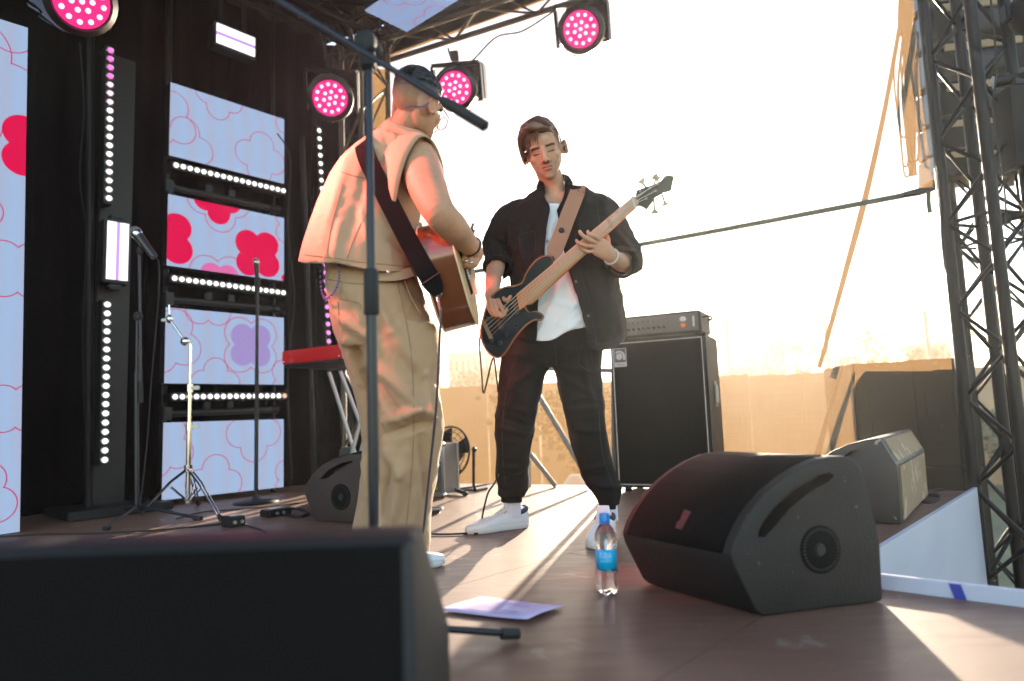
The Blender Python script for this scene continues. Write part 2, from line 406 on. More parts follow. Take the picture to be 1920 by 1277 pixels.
# scrim: woven mesh hung on the stage side
m = bpy.data.materials.new('woven_scrim'); m.use_nodes = True; t = m.node_tree; t.nodes.remove(t.nodes['Principled BSDF'])
o_ = t.nodes['Material Output']; tr = t.nodes.new('ShaderNodeBsdfTransparent'); tl = t.nodes.new('ShaderNodeBsdfTranslucent'); df = t.nodes.new('ShaderNodeBsdfDiffuse')
mx = t.nodes.new('ShaderNodeMixShader'); m2 = t.nodes.new('ShaderNodeMixShader'); tc = t.nodes.new('ShaderNodeTexCoord')
tl.inputs[0].default_value = (.118, .071, .032, 1); df.inputs[0].default_value = (.20, .17, .13, 1); m2.inputs[0].default_value = .07
t.links.new(tl.outputs[0], m2.inputs[1]); t.links.new(df.outputs[0], m2.inputs[2])
wv1 = t.nodes.new('ShaderNodeTexNoise'); mp1 = t.nodes.new('ShaderNodeMapping'); mp1.inputs['Scale'].default_value = (1.5, 1.5, 160); t.links.new(tc.outputs['Object'], mp1.inputs[0]); t.links.new(mp1.outputs[0], wv1.inputs['Vector']); wv1.inputs['Scale'].default_value = 2
wv2 = t.nodes.new('ShaderNodeTexNoise'); mp2 = t.nodes.new('ShaderNodeMapping'); mp2.inputs['Scale'].default_value = (140, 140, 1.5); t.links.new(tc.outputs['Object'], mp2.inputs[0]); t.links.new(mp2.outputs[0], wv2.inputs['Vector']); wv2.inputs['Scale'].default_value = 2
ad = t.nodes.new('ShaderNodeMath'); ad.operation = 'ADD'; t.links.new(wv1.outputs[0], ad.inputs[0]); t.links.new(wv2.outputs[0], ad.inputs[1])
mr = t.nodes.new('ShaderNodeMapRange'); mr.inputs[1].default_value = .6; mr.inputs[2].default_value = 1.4; mr.inputs[3].default_value = .40; mr.inputs[4].default_value = .56
t.links.new(ad.outputs[0], mr.inputs[0]); t.links.new(mr.outputs[0], mx.inputs[0]); t.links.new(tr.outputs[0], mx.inputs[1]); t.links.new(m2.outputs[0], mx.inputs[2]); t.links.new(mx.outputs[0], o_.inputs[0])
SCR = m
s0 = C0 + SN * .06; s1 = P1 + SN * .06 - SIDE * .03; Ls = np.linalg.norm(s1 - s0)
sc = MB(); vs = []; fs = []; NX, NZ = 60, 30
for i in range(NX + 1):
    for j in range(NZ + 1):
        u = i / NX; z = -.5 + 4.5 * j / NZ
        wv = .010 * math.sin(u * 17 + z * 2.2) + .006 * math.sin(u * 41 - z)
        vs.append(s0 + SIDE * Ls * u + UP * z + SN * (wv + .012))
for i in range(NX):
    for j in range(NZ): k = i * (NZ + 1) + j; fs.append((k, k + NZ + 1, k + NZ + 2, k + 1))
so = sc.add(vs, fs).build('scrim', SCR); tag(so, 'sheer white woven scrim stretched across the right side of the stage against the sun', 'scrim')
# ================================================================== beyond the scrim
FEN = pbr('brown_fence_board', (.26, .17, .09), .8, var=.2, scale=1.5, bump=.3, bscale=12)
# board fence
fa = at(600, 800, 17) ; fd = unit(np.array([1., -.06, 0]))
f0 = np.array([-9., 16.5, G0]); fo = thing('board_fence', f0, 'tall brown board fence with vertical panels standing behind the scrim', 'fence')
x = 0.; k = 0
while x < 30:
    wd = 1.2
    c = f0 + fd * (x + wd / 2)
    if not (5.4 < x + 0 < 6.1):
        MB().box(c + UP * 1.30, (wd - .012, .03, 2.6 + .03 * ((k * 7) % 3)), (fd, np.array([-fd[1], fd[0], 0]), UP)).build('panel', FEN, fo, smooth=False)
    x += wd; k += 1
# wire mesh fence on posts further back
WIRE = pbr('mesh_fence_wire', (.45, .4, .38), .6)
w0 = np.array([-14., 27., G0]); wf = thing('mesh_fence', w0, 'tall wire mesh fence on posts far behind the board fence', 'fence')
for i in range(14): MB().cyl(w0 + np.array([3.7 * i, -.18 * i, 0]), w0 + np.array([3.7 * i, -.18 * i, 5.3]), .09, n=8).build('post', WIRE, wf)
rl = MB()
for z in (.1, 2.7, 5.25): rl.cyl(w0 + UP * z, w0 + np.array([48.1, -2.34, z]), .035, n=6)
rl.build('rail', WIRE, wf)
wm = MB()
for i in range(160): wm.cyl(w0 + np.array([.3 * i, -.0146 * i, .1]), w0 + np.array([.3 * i, -.0146 * i, 5.25]), .006, n=3, cap=False)
for i in range(34): wm.cyl(w0 + UP * (.1 + .155 * i), w0 + np.array([48.1, -2.34, .1 + .155 * i]), .006, n=3, cap=False)
wm.build('wire_mesh', WIRE, wf)['kind'] = 'stuff'
# street lamp
LMP = pbr('lamp_post_paint', (.30, .28, .27), .5)
lb = gnd(1700, 700, 1.0); lb = CC + ray(1702, 760) * 40; lb[2] = G0
lp = thing('street_lamp', lb, 'tall double headed street lamp far behind the fence', 'lamp')
ht = at(1693, 600, 40)[2] - G0
MB().cyl(lb, lb + UP * ht, .09, .06, n=10).build('pole', LMP, lp)
for s in (-1, 1):
    MB().tube([lb + UP * (ht - .2), lb + UP * (ht + .35) + np.array([s * .4, 0, 0]), lb + UP * (ht + .7) + np.array([s * .66, 0, 0])], .045).build('arm', LMP, lp)
    MB().box(lb + UP * (ht + .8) + np.array([s * .85, 0, 0]), (.5, .2, .12), (unit([1, 0, .5 * s]), np.array([0, 1., 0]), unit([-.5 * s, 0, 1])), bev=.04).build('lamp_head', LMP, lp)
# far buildings
BW = pbr('far_plaster', (.42, .36, .34), .9); BD = pbr('far_window_glass', (.10, .10, .11), .3)
def far_block(px0, px1, pyt, d, label, floors, cols, step=None):
    a = at(px0, 700, d); b = at(px1, 700, d); top = at((px0 + px1) / 2, pyt, d)[2]
    w_ = b[0] - a[0]; c = (a + b) / 2; c[2] = G0; h = top - G0
    bt = thing('far_building', c, label, 'building')
    MB().box(c + UP * h / 2 + np.array([0, w_ * .25, 0]), (w_, w_ * .5, h)).build('wall', BW, bt, smooth=False)
    MB().box(c + UP * (h + .25) + np.array([0, w_ * .25, 0]), (w_ * 1.02, w_ * .52, .5)).build('roof', BW, bt, smooth=False)
    if step: MB().box(c + UP * (h + .9) + np.array([w_ * .1, w_ * .25, 0]), (w_ * .35, w_ * .3, 1.3)).build('roof_house', BW, bt, smooth=False)
    for i in range(cols):
        for j in range(floors):
            z = h * (j + .55) / floors; x_ = -w_ / 2 + w_ * (i + .5) / cols
            MB().box(c + UP * z + np.array([x_, -.02, 0]), (w_ / cols * .5, .12, h / floors * .5)).build('window', BD, bt, smooth=False)
    return bt
far_block(1383, 1475, 632, 62, 'long flat roofed pale block seen hazily beyond the fence beside the amplifier', 6, 9, True)
far_block(1725, 1800, 652, 56, 'far pale block partly hidden behind the right hand truss tower', 4, 6)
far_block(840, 930, 668, 64, 'low far building seen between the two musicians', 4, 8)
# trees
LEAF = pbr('leaf_green', (.055, .075, .03), .8, var=.4, scale=3); BARK = pbr('tree_bark', (.10, .07, .05), .9, bump=.4, bscale=20)
def tree(px, pyt, d, rad, label, seed, n=1100):
    rnd = random.Random(seed); b = at(px, 760, d); top = at(px, pyt, d)[2]; b[2] = G0; h = top - G0
    r_ = thing('tree', b, label, 'tree', 'trees beyond the fence')
    tk = MB(); tk.limb([b, b + UP * h * .35, b + UP * h * .75], [rad * .09, rad * .07, rad * .03], n=8)
    cl = []
    for k in range(9):
        a = rnd.uniform(0, 6.28); q = b + UP * h * rnd.uniform(.42, .9); e = q + np.array([math.cos(a), math.sin(a), .5]) * rad * rnd.uniform(.35, .75)
        tk.limb([b + UP * h * rnd.uniform(.3, .5), (q + e) / 2, e], [rad * .04, rad * .03, rad * .012], n=6); cl.append(e)
    tk.build('trunk', BARK, r_); cr = MB(); vs = []; fs = []
    for k in range(n):
        c = cl[rnd.randrange(len(cl))] + np.array([rnd.gauss(0, .26), rnd.gauss(0, .26), rnd.gauss(0, .22)]) * rad * 1.1
        if c[2] > top: c[2] = top - rnd.random() * .3 * rad
        s_ = rad * rnd.uniform(.04, .10); u = unit([rnd.gauss(0, 1) for _ in range(3)]); v = unit(np.cross(u, [rnd.gauss(0, 1) for _ in range(3)]))
        q = len(vs); vs += [c + u * s_, c + v * s_ * .6, c - u * s_, c - v * s_ * .6]; fs.append((q, q + 1, q + 2, q + 3))
    cr.add(vs, fs).build('crown', LEAF, r_, smooth=False)
tree(1648, 618, 40, 1.7, 'slim pointed tree standing to the left of the street lamp beyond the fence', 3)
tree(1700, 655, 38, 1.8, 'round dark bush like tree behind the foot of the street lamp', 4)
tree(1505, 640, 44, 2.1, 'loose pale tree to the right of the flat roofed block', 5)
tree(1355, 690, 46, 1.9, 'low tree just right of the bass amplifier beyond the fence', 6)
tree(1600, 665, 46, 1.9, 'low round tree between two mesh fence posts', 8)
tree(1885, 770, 15, 1.0, 'green leafy bush seen through the lattice at the right edge', 9, 1300)
tree(1085, 735, 12, 1.2, 'green bush seen between the legs of the bass player', 11, 900)
tree(905, 690, 44, 1.9, 'low tree seen between the two musicians', 12)
# bright garden bundle behind the scrim
CLO = pbr('white_cloth', (.75, .75, .75), .8)
bp_ = gnd(1072, 935, -.35); bp_ = at(1072, 930, 7.4); bp_[2] = G0
cl = MB(); cl.loft([(bp_, np.array([.34, 0, 0]), np.array([0, .3, 0])), (bp_ + UP * .75, np.array([.30, 0, 0]), np.array([0, .28, 0])), (bp_ + UP * 1.0 + np.array([.02, 0, 0]), np.array([.2, 0, 0]), np.array([0, .18, 0])), (bp_ + UP * 1.22 + np.array([.06, 0, 0]), np.array([.07, 0, 0]), np.array([0, .07, 0]))], n=24)
cb = thing('cloth_bundle', bp_, 'white draped cloth bundle standing outside behind the stage railing', 'cloth'); cl.build('drape', CLO, cb)
# dark loudspeaker stacks outside the scrim
SPK = pbr('textured_speaker_paint', (.0145, .0118, .0105), .58, bump=.5, bscale=180, wear=(.13, .12, .105), wscale=26, wcut=.655, spec=.4)
GRL = pbr('speaker_grille', (.0045, .004, .004), .75, bump=.8, bscale=500, spec=.12)
def sub_box(px, d, pyt, w_, label, flip):
    b = at(px, 800, d); top = at(px, pyt, d)[2]; b[2] = G0; dep = .6; h = top - G0; xx, yy = unit([1., -.12, 0]), unit([.12, 1., 0])
    r_ = thing('subwoofer_stack', b, label, 'loudspeaker', 'subwoofer stacks outside the scrim')
    n_ = 3
    for k in range(n_):
        z = h * (k + .5) / n_
        MB().box(b + UP * z, (w_, dep, h / n_ - .008), (xx, yy, UP), bev=.012).build('cabinet', SPK, r_)
        for q in ((-.22, .22) if flip else (-.1, .12)):
            zz = z + (.05 if flip else q * .9); qx = q if flip else -.16
            MB().box(b + UP * zz + xx * qx * w_ - yy * (dep / 2 + .001), (.20 * w_, .012, .10 + .06 * flip), (xx, yy, UP), bev=.004).build('handle_recess', BLK, r_)
    return r_
sub_box(1634, 4.9, 683, .41, 'dark speaker stack behind the scrim, left of the pair', False)
sub_box(1738, 4.85, 676, .40, 'dark speaker stack behind the scrim, the one touching the truss tower', True)
# straps and line array hung outside the scrim at the tower
STR = pbr('grey_webbing', (.16, .15, .14), .8)
sa = at(1692, 60, 4.75); sb_ = at(1535, 700, 4.95); sc_ = at(1530, 860, 4.9)
mb = MB(); ribbon(mb, catmull([at(1690, 30, 4.8), at(1660, 200, 4.82), at(1625, 360, 4.85), at(1588, 500, 4.88), at(1536, 690, 4.9)], 6), np.array([.2, -1., 0]), [.052 - .040 * abs(i / 24 - .6) for i in range(25)], .003)
tag(mb.build('ratchet_strap', STR), 'long webbing strap hanging aslant behind the scrim from the tower top', 'strap')
mb = MB(); ribbon(mb, catmull([at(1580, 685, 4.72), at(1555, 770, 4.72), at(1530, 862, 4.72)], 6), np.array([.2, -1., 0]), [.016 + .035 * i / 12 for i in range(13)], .003)
tag(mb.build('ratchet_strap', STR), 'short dark strap slanting down from the speaker stack to the stage floor', 'strap')
rnd = random.Random(5); cb = thing('cable_bundle', at(1700, 30, 4.75), 'bunch of looped rope and cable hanging behind the scrim beside the line array', 'rope')
mb = MB(); ribbon(mb, catmull([at(1700, -30, 4.75), at(1697, 50, 4.75), at(1703, 150, 4.75), at(1706, 240, 4.75), at(1712, 330, 4.76)], 5), np.array([.2, -1, 0]), [.10] * 6 + [.05] * 15, .02); mb.build('webbing', STR, cb)
for k in range(8):
    x0 = 1690 + rnd.uniform(-4, 20); y1 = rnd.uniform(180, 345); wv = rnd.uniform(8, 22)
    lp_ = MB(); lp_.tube(catmull([at(x0 + 6, 40, 4.76), at(x0 - wv * .5, y1 * .5, 4.74), at(x0 - wv * .2 + 3, y1 * .9, 4.74), at(x0 + 6, y1, 4.74), at(x0 + 14, y1 * .9, 4.75), at(x0 + 12, 60, 4.76)], 7), .007, n=6); lp_.build('rope_loop', STR, cb)
SPD = pbr('dark_array_paint', (.006, .0058, .006), .6, bump=.4, bscale=200, spec=.25)
la = thing('line_array', at(1790, 100, 5.0), 'curved line array of dark loudspeaker boxes hanging beside the truss tower', 'loudspeaker')
path = [(1818, -60), (1822, 15), (1827, 88), (1832, 160), (1838, 228), (1842, 290), (1842, 345)]
for k in range(len(path) - 1):
    a = at(*path[k], 4.95); b = at(*path[k + 1], 4.95); z = unit(a - b); tl_ = .06 * k; yy = unit(np.array([.15, 1, 0]) - z * np.dot(np.array([.15, 1, 0]), z)); xx = np.cross(yy, z)
    c = (a + b) / 2; h = np.linalg.norm(a - b)
    cabn = MB().prism([c - xx * .34 + z * h * .47 - yy * .2, c + xx * .34 + z * h * .47 - yy * .2, c + xx * .34 - z * h * .40 - yy * .2, c - xx * .34 - z * h * .40 - yy * .2], yy * .42).build('cabinet', SPD, la, smooth=False)
    MB().box(c + z * h * .30 - yy * .205 - xx * .05, (.5, .02, h * .18), (xx, yy, z), bev=.004).build('port', pbr('raw_wood_port', (.30, .22, .13), .7) if k == 0 else bpy.data.materials['raw_wood_port'], la)
    mb = MB(); mb.ell(c - z * h * .1 - yy * .198 - xx * .02, (.15, .016, h * .26), (xx, yy, z)); mb.build('speaker_cone', BLK, la)
    for s in (-1, 1): MB().box(c + xx * s * .355, (.02, .30, h * .8), (xx, yy, z), bev=.004).build('rigging_plate', BLKM, la)
# lamps and pipe bars clamped to the tower
for y_, L_, lab in ((152, .55, 'upper black pipe clamped to the truss tower at the right edge'), (412, .50, 'middle black pipe clamped to the truss tower at the right edge')):
    a = at(1866, y_ + 2, 4.1); b = a + (at(1990, y_ - 26, 4.0) - a)
    r_ = thing('clamp_pipe', a, lab, 'pipe'); MB().cyl(a, b, .024, n=14).build('pipe', TRS, r_); MB().cyl(a - unit(b - a) * .01, a + unit(b - a) * .07, .038, n=12).build('clamp', BLKM, r_)
b = at(1915, 225, 4.0); r_ = thing('tower_lamp', b, 'narrow black lamp housing hanging under the upper clamp pipe', 'stage light')
MB().prism([at(1893, 160, 4.0), at(1935, 150, 4.0), at(1945, 300, 4.0), at(1908, 312, 4.0)], np.array([0, .16, 0]), bev=.008).build('housing', SPD, r_); MB().box(at(1908, 152, 4.07), (.07, .05, .06), bev=.006).build('bracket', BLKM, r_)
b = at(1915, 30, 4.0); r_ = thing('tower_lamp', b, 'rounded black lamp at the top right corner of the tower', 'stage light')
mb = MB(); mb.ell(at(1925, 25, 4.05), (.09, .1, .13)); mb.build('housing', SPD, r_); MB().box(at(1893, 25, 4.08), (.08, .06, .10), bev=.008).build('bracket', BLKM, r_)
# long stretched webbing line across the scrim
mb = MB(); p0 = at(840, 517, 5.45); p1 = at(1718, 362, 4.12); mid = (p0 + p1) / 2 - UP * .02
ribbon(mb, catmull([p0, mid, p1], 10), np.array([.4, -1, 0]), .032, .004)
r_ = thing('tension_strap', p1, 'dark green webbing strap pulled tight across the scrim to the tower', 'strap'); GRN = pbr('olive_webbing', (.05, .055, .03), .7); mb.build('webbing', GRN, r_)
a = at(1692, 366, 4.10); b = at(1752, 354, 4.08); MB().cyl(a, (a + b) / 2, .016, .022, n=10).cyl((a + b) / 2, b, .022, .012, n=10).build('ratchet', BLKM, r_)
mb = MB(); ribbon(mb, [at(1741, 358, 4.06), at(1741, 380, 4.06), at(1744, 399, 4.06)], np.array([0, -1., 0]), .025, .004); mb.build('loose_end', GRN, r_)
# ================================================================== screens
WA = np.array([-2.416, 4.719, 0])
def wallpt(px, py, off=0.): return onp(px, py, WA + D2 * off, D2)
def screen_mat(name, flowers, base=(.42, .50, .70), k=1.0, plain=False):
    """flat screen print: four-lobed flowers, outlined or filled, in metres on the screen"""
    m = bpy.data.materials.new(name); m.use_nodes = True; t = m.node_tree; b = t.nodes['Principled BSDF']; N = t.nodes.new; L = t.links.new
    tc = N('ShaderNodeTexCoord'); sep = N('ShaderNodeSeparateXYZ'); L(tc.outputs['Object'], sep.inputs[0]); cmb = N('ShaderNodeCombineXYZ'); L(sep.outputs[0], cmb.inputs[0]); L(sep.outputs[2], cmb.inputs[1])
    # picture: pale blue with faint swirling bands
    wv = N('ShaderNodeTexWave'); wv.inputs['Scale'].default_value = 2.2; wv.inputs['Distortion'].default_value = 5; wv.inputs['Detail'].default_value = 1; wv.inputs['Detail Scale'].default_value = .6; L(cmb.outputs[0], wv.inputs['Vector'])
    mx = N('ShaderNodeMix'); mx.data_type = 'RGBA'; mx.inputs[6].default_value = [c * .95 for c in base] + [1]; mx.inputs[7].default_value = [base[0] * .88, base[1] * 1.02, base[2] * 1.08, 1]; L(wv.outputs[0], mx.inputs[0]); cur = mx.outputs[2]
    def math_(op, a, b_=None):
        n_ = N('ShaderNodeMath'); n_.operation = op
        for i, v in enumerate((a, b_)):
            if v is None: continue
            if isinstance(v, (int, float)): n_.inputs[i].default_value = v
            else: L(v, n_.inputs[i])
        return n_.outputs[0]
    for (x, y, r, rot, kind) in flowers:
        mp = N('ShaderNodeMapping'); mp.vector_type = 'TEXTURE'; mp.inputs['Location'].default_value = (x, y, 0); mp.inputs['Rotation'].default_value = (0, 0, math.radians(rot)); L(cmb.outputs[0], mp.inputs[0])
        ab = N('ShaderNodeVectorMath'); ab.operation = 'ABSOLUTE'; L(mp.outputs[0], ab.inputs[0])
        ds = N('ShaderNodeVectorMath'); ds.operation = 'DISTANCE'; L(ab.outputs[0], ds.inputs[0]); ds.inputs[1].default_value = (r * .42, r * .42, 0)
        d = math_('SUBTRACT', ds.outputs['Value'], r * .55)
        # notch between lobes filled near the centre
        ln = N('ShaderNodeVectorMath'); ln.operation = 'LENGTH'; L(ab.outputs[0], ln.inputs[0]); d = math_('MINIMUM', d, math_('SUBTRACT', ln.outputs['Value'], r * .62))
        col = {'o': (.60, .012, .13), 'f': (.78, .001, .075), 'v': (.36, .28, .60), 'p': (.75, .16, .42)}[kind]
        if kind == 'o': mk = math_('LESS_THAN', math_('ABSOLUTE', d), .0028)
        else: mk = math_('LESS_THAN', d, 0.)
        m3 = N('ShaderNodeMix'); m3.data_type = 'RGBA'; L(mk, m3.inputs[0]); L(cur, m3.inputs[6]); m3.inputs[7].default_value = list(col) + [1]; cur = m3.outputs[2]
    # fine pixel pitch
    px_ = N('ShaderNodeTexWave'); px_.bands_direction = 'X'; px_.inputs['Scale'].default_value = 60; L(cmb.outputs[0], px_.inputs['Vector'])
    mr = N('ShaderNodeMapRange'); mr.inputs[3].default_value = .9; mr.inputs[4].default_value = 1.06; L(px_.outputs[0], mr.inputs[0])
    b.inputs['Base Color'].default_value = (.004, .004, .004, 1); b.inputs['Roughness'].default_value = .7; b.inputs['Specular IOR Level'].default_value = .1
    L(cur, b.inputs['Emission Color']); L(math_('MULTIPLY', mr.outputs[0], k / EXPO), b.inputs['Emission Strength'])
    return m
def screen(P, wx, up, W, H, mat, label, group=None):
    """P = lower left corner of the picture, local x along the width, local z up the height"""
    nrm = unit(np.cross(wx, up))
    r_ = thing('led_screen', P, label, 'screen', group, ax=(wx, -nrm, up))
    MB().box((W / 2, .045, H / 2), (W, .08, H), bev=.003).build('cabinet', BLK, r_, local=True)
    MB().box((W / 2, .002, H / 2), (W - .004, .006, H - .004)).build('picture', mat, r_, local=True, smooth=False)
    for x in (.12, W - .12): MB().box((x, .11, H / 2), (.04, .05, H * .9)).build('back_rail', BLKM, r_, local=True, smooth=False)
    return r_
SG = 'LED screens of the column'
tl = [(2.475, 3.028), (1.668, 2.19), (.835, 1.372), (.040, .568)]
fls = [
    [(-.03, .27, .20, 20, 'o'), (.10, .10, .19, 40, 'o'), (.36, .56, .16, 40, 'o'), (.70, .17, .185, 40, 'o'), (.99, .50, .14, 40, 'o')],
    [(-.01, .20, .19, 4, 'f'), (.36, .55, .16, 50, 'f'), (.37, .55, .21, 50, 'o'), (.68, .19, .185, 3, 'f'), (.98, .46, .15, 0, 'o'), (.38, -.08, .15, 0, 'p'), (.38, -.09, .22, 5, 'o'), (.94, .0, .06, 0, 'f')],
    [(.02, .30, .21, 20, 'o'), (.30, .60, .17, 0, 'o'), (.63, .30, .165, 0, 'v'), (.63, .30, .215, 0, 'o'), (.36, .01, .16, 45, 'o'), (.96, .04, .16, 0, 'o')],
    [(.0, .36, .19, 20, 'o'), (.66, .43, .19, 45, 'o'), (.36, .08, .18, 40, 'o'), (.98, .06, .15, 0, 'o')],
]
labs = ['topmost small screen of the column, showing outlined pink flowers on pale blue', 'second small screen from the top, with solid crimson flower shapes', 'third small screen from the top, with a lilac flower inside a pink outline', 'bottom small screen of the column, standing just above the stage floor']
for (z0, z1), fl_, lb_ in zip(tl, fls, labs):
    screen(WA + UP * z0, D1, UP, .905, z1 - z0, screen_mat('screen_picture', fl_), lb_, SG)
PL = gnd(38, 999); PT = onp(53, 53, PL, D2)
Hs = PT[2]
bigm = screen_mat('screen_picture', [(1.80, .20, .17, 20, 'o'), (1.97, 1.42, .16, 0, 'o'), (1.97, .66, .13, 0, 'o'), (1.72, 1.05, .16, 10, 'o'), (1.72, 1.75, .16, 30, 'o'), (1.72, 2.42, .34, 40, 'o'), (2.06, 2.13, .18, 0, 'f'), (2.0, 2.85, .2, 0, 'o'), (1.7, .0, .16, 0, 'o'), (1.2, 1.4, .3, 20, 'f'), (.6, 2.2, .3, 20, 'o'), (.6, .8, .3, 20, 'o')])
screen(PL - D1 * 2.0 + UP * .004 - UP * .046, unit(D1 + UP * .023), unit(UP - D1 * .023), 2.0, Hs, bigm, 'tall pale blue screen cut by the left picture edge, standing on the stage floor')
# ceiling screen, face down
zc = 3.42; c0 = gnd(763, 60, zc); c1 = gnd(683, 20, zc)
scl = screen_mat('screen_picture', [(.06, .36, .15, 45, 'o'), (.47, .28, .17, 10, 'o'), (.9, .6, .2, 20, 'o'), (.2, .9, .2, 20, 'o')], base=(.34, .42, .66), k=.9)
screen(c1, unit(c0 - c1), D2, np.linalg.norm(c1 - c0), .95, scl, 'ceiling screen facing down under the roof, pale blue with pink outlines')
for s in (.1, .8):
    mb = MB(); q = c0 - D1 * .18 + D2 * s; mb.cyl(q + UP * .08, q + UP * .75, .008, n=6); o = mb.build('hanging_rod', BLKM); tag(o, 'thin rod holding the ceiling screen, the one %s' % ('at its near lower corner' if s < .5 else 'farther along towards the front'), 'rod')

# ================================================================== LED bars
HOT = glow('led_white', (1, .97, .93), 2.6); PNK = glow('led_pink', (1, .12, .55), 2.2); PKW = glow('led_pale_pink', (1, .5, .8), 2.3); ORG = glow('led_amber', (1, .5, .3), 1.3); MAG = glow('led_magenta', (.95, .2, .85), 2.0)
RIM = pbr('led_reflector', (.35, .35, .36), .25, metal=.7)
bead = MB(); bead.ell((0, -.006, 0), (.0165, .008, .0165), nu=14, nv=8); _t = bead.build('led_lens', HOT, None, local=True); BEAD = _t.data; bpy.data.objects.remove(_t)
ring = MB(); ring.tube([np.array([.0215 * math.cos(a), -.002, .0215 * math.sin(a)]) for a in np.linspace(0, 2 * math.pi, 15)[:-1]], .0042, n=5, closed=True); _t = ring.build('led_rim', RIM, None, local=True); RIMM = _t.data; bpy.data.objects.remove(_t)
BEADS = {}
def bead_of(mat):
    if mat.name not in BEADS:
        me = BEAD.copy(); me.materials.clear(); me.materials.append(mat); BEADS[mat.name] = me
    return BEADS[mat.name]
def led_bar(a, b, nl, label, mats):
    """local x from a to b, local -y towards the viewer"""
    x = unit(b - a); L = np.linalg.norm(b - a); nrm = unit(D2 - x * (D2 @ x)); z = np.cross(x, -nrm)
    r_ = thing('led_bar', a, label, 'light bar', 'LED light bars', ax=(x, -nrm, z))
    p = L / (nl - 1)
    MB().box((L / 2, .045, 0), (L + p * 1.2, .085, .058), bev=.006).build('housing', BLK, r_, local=True)
    for s in (-.015, L + .015): MB().box((s, .10, 0), (.03, .05, .05), bev=.004).build('bracket', BLKM, r_, local=True)
    for i in range(nl):
        for me, nm in ((bead_of(mats(i)), 'led_lens'), (RIMM, 'led_rim')):
            o = bpy.data.objects.new(nm, me); COL.objects.link(o); o.parent = r_; o.location = (p * i, 0, 0); o.scale = (1, 1, 1)
    return r_
hor = [((330, 310), (531, 358), 'light bar under the topmost small screen', lambda i: HOT), ((327, 522), (531, 549), 'light bar under the screen with the crimson flowers', lambda i: HOT), ((328, 744), (533, 742), 'light bar just above the bottom small screen', lambda i: ORG if i == 17 else HOT)]
for a, b, lb_, f_ in hor: led_bar(wallpt(*a, .06), wallpt(*b, .06), 18, lb_, f_)
led_bar(onp(207, 95, WA + D2 * .12, D2), onp(204, 372, WA + D2 * .12, D2), 18, 'upright light bar above the white strobe, turning pink towards its top', lambda i: PNK if i < 4 else PKW if i < 7 else HOT)
led_bar(onp(201, 571, WA + D2 * .12, D2), onp(196, 862, WA + D2 * .12, D2), 18, 'upright white light bar below the white strobe', lambda i: HOT)
led_bar(onp(598, 245, WA + D2 * .0, D2), onp(616, 640, WA + D2 * .0, D2), 26, 'upright light bar behind the guitar player, violet at its foot', lambda i: HOT if i < 9 else PKW if i < 15 else MAG)
# carrying pipes and tubes
def pipe(pts, r, label, cat='pipe', name='scaffold_pipe', mat=None):
    mb = MB(); mb.tube(pts, r, n=12); o = mb.build(name, mat or TRS); tag(o, label, cat); return o
pipe([onp(166, 960, WA - D2 * .0, D2) * np.array([1, 1, 0]), onp(170, -60, WA, D2)], .025, 'black upright pipe left of the light bars, from floor to roof')
pipe([wallpt(303, 955, -.12) * np.array([1, 1, 0]), wallpt(318, -60, -.12)], .024, 'black upright pipe along the left edge of the small screen column')
pipe([onp(590, 930, WA + D2 * .05, D2) * np.array([1, 1, 0]), onp(566, 255, WA + D2 * .05, D2)], .022, 'black upright pipe left of the rearmost light bar')
pipe([wallpt(512, 950, -.12) * np.array([1, 1, 0]), wallpt(511, -60, -.12)], .018, 'thin upright pipe showing above the right end of the topmost screen')
for a, b, lb_ in (((310, 348), (524, 394), 'horizontal black tube right under the topmost light bar'), ((310, 560), (522, 580), 'horizontal black tube above the third small screen'), ((306, 776), (520, 768), 'horizontal black tube above the bottom small screen')):
    p, q = wallpt(*a, .02), wallpt(*b, .02); r_ = thing('rigging_tube', p, lb_, 'tube'); MB().cyl(p, q, .024, n=16).build('tube', BLK, r_)
    MB().cyl(p + unit(q - p) * .80, q, .034, n=16).build('end_cap', BLKM, r_)
    MB().box(p + unit(q - p) * .02, (.06, .06, .09), (D1, D2, UP), bev=.006).build('clamp', BLKM, r_)
    for s in (.35, .55): MB().box(p + (q - p) * s + UP * .045, (.05, .03, .06), (D1, D2, UP), bev=.006).build('hook', BLKM, r_)
# upright black dolly box holding the bars
r_ = thing('light_tower', wallpt(205, 960, .02) * np.array([1, 1, 0]), 'black upright tower panel carrying the strobe and the two upright light bars', 'stand')
b0 = wallpt(205, 960, .02) * np.array([1, 1, 0]); MB().box(b0 + UP * 1.55 - D1 * .0 - D2 * .06, (.20, .05, 3.1), (D1, D2, UP), bev=.006).build('column', BLK, r_)
MB().box(b0 + UP * .03, (.6, .5, .05), (D1, D2, UP), bev=.006).build('base', BLK, r_)
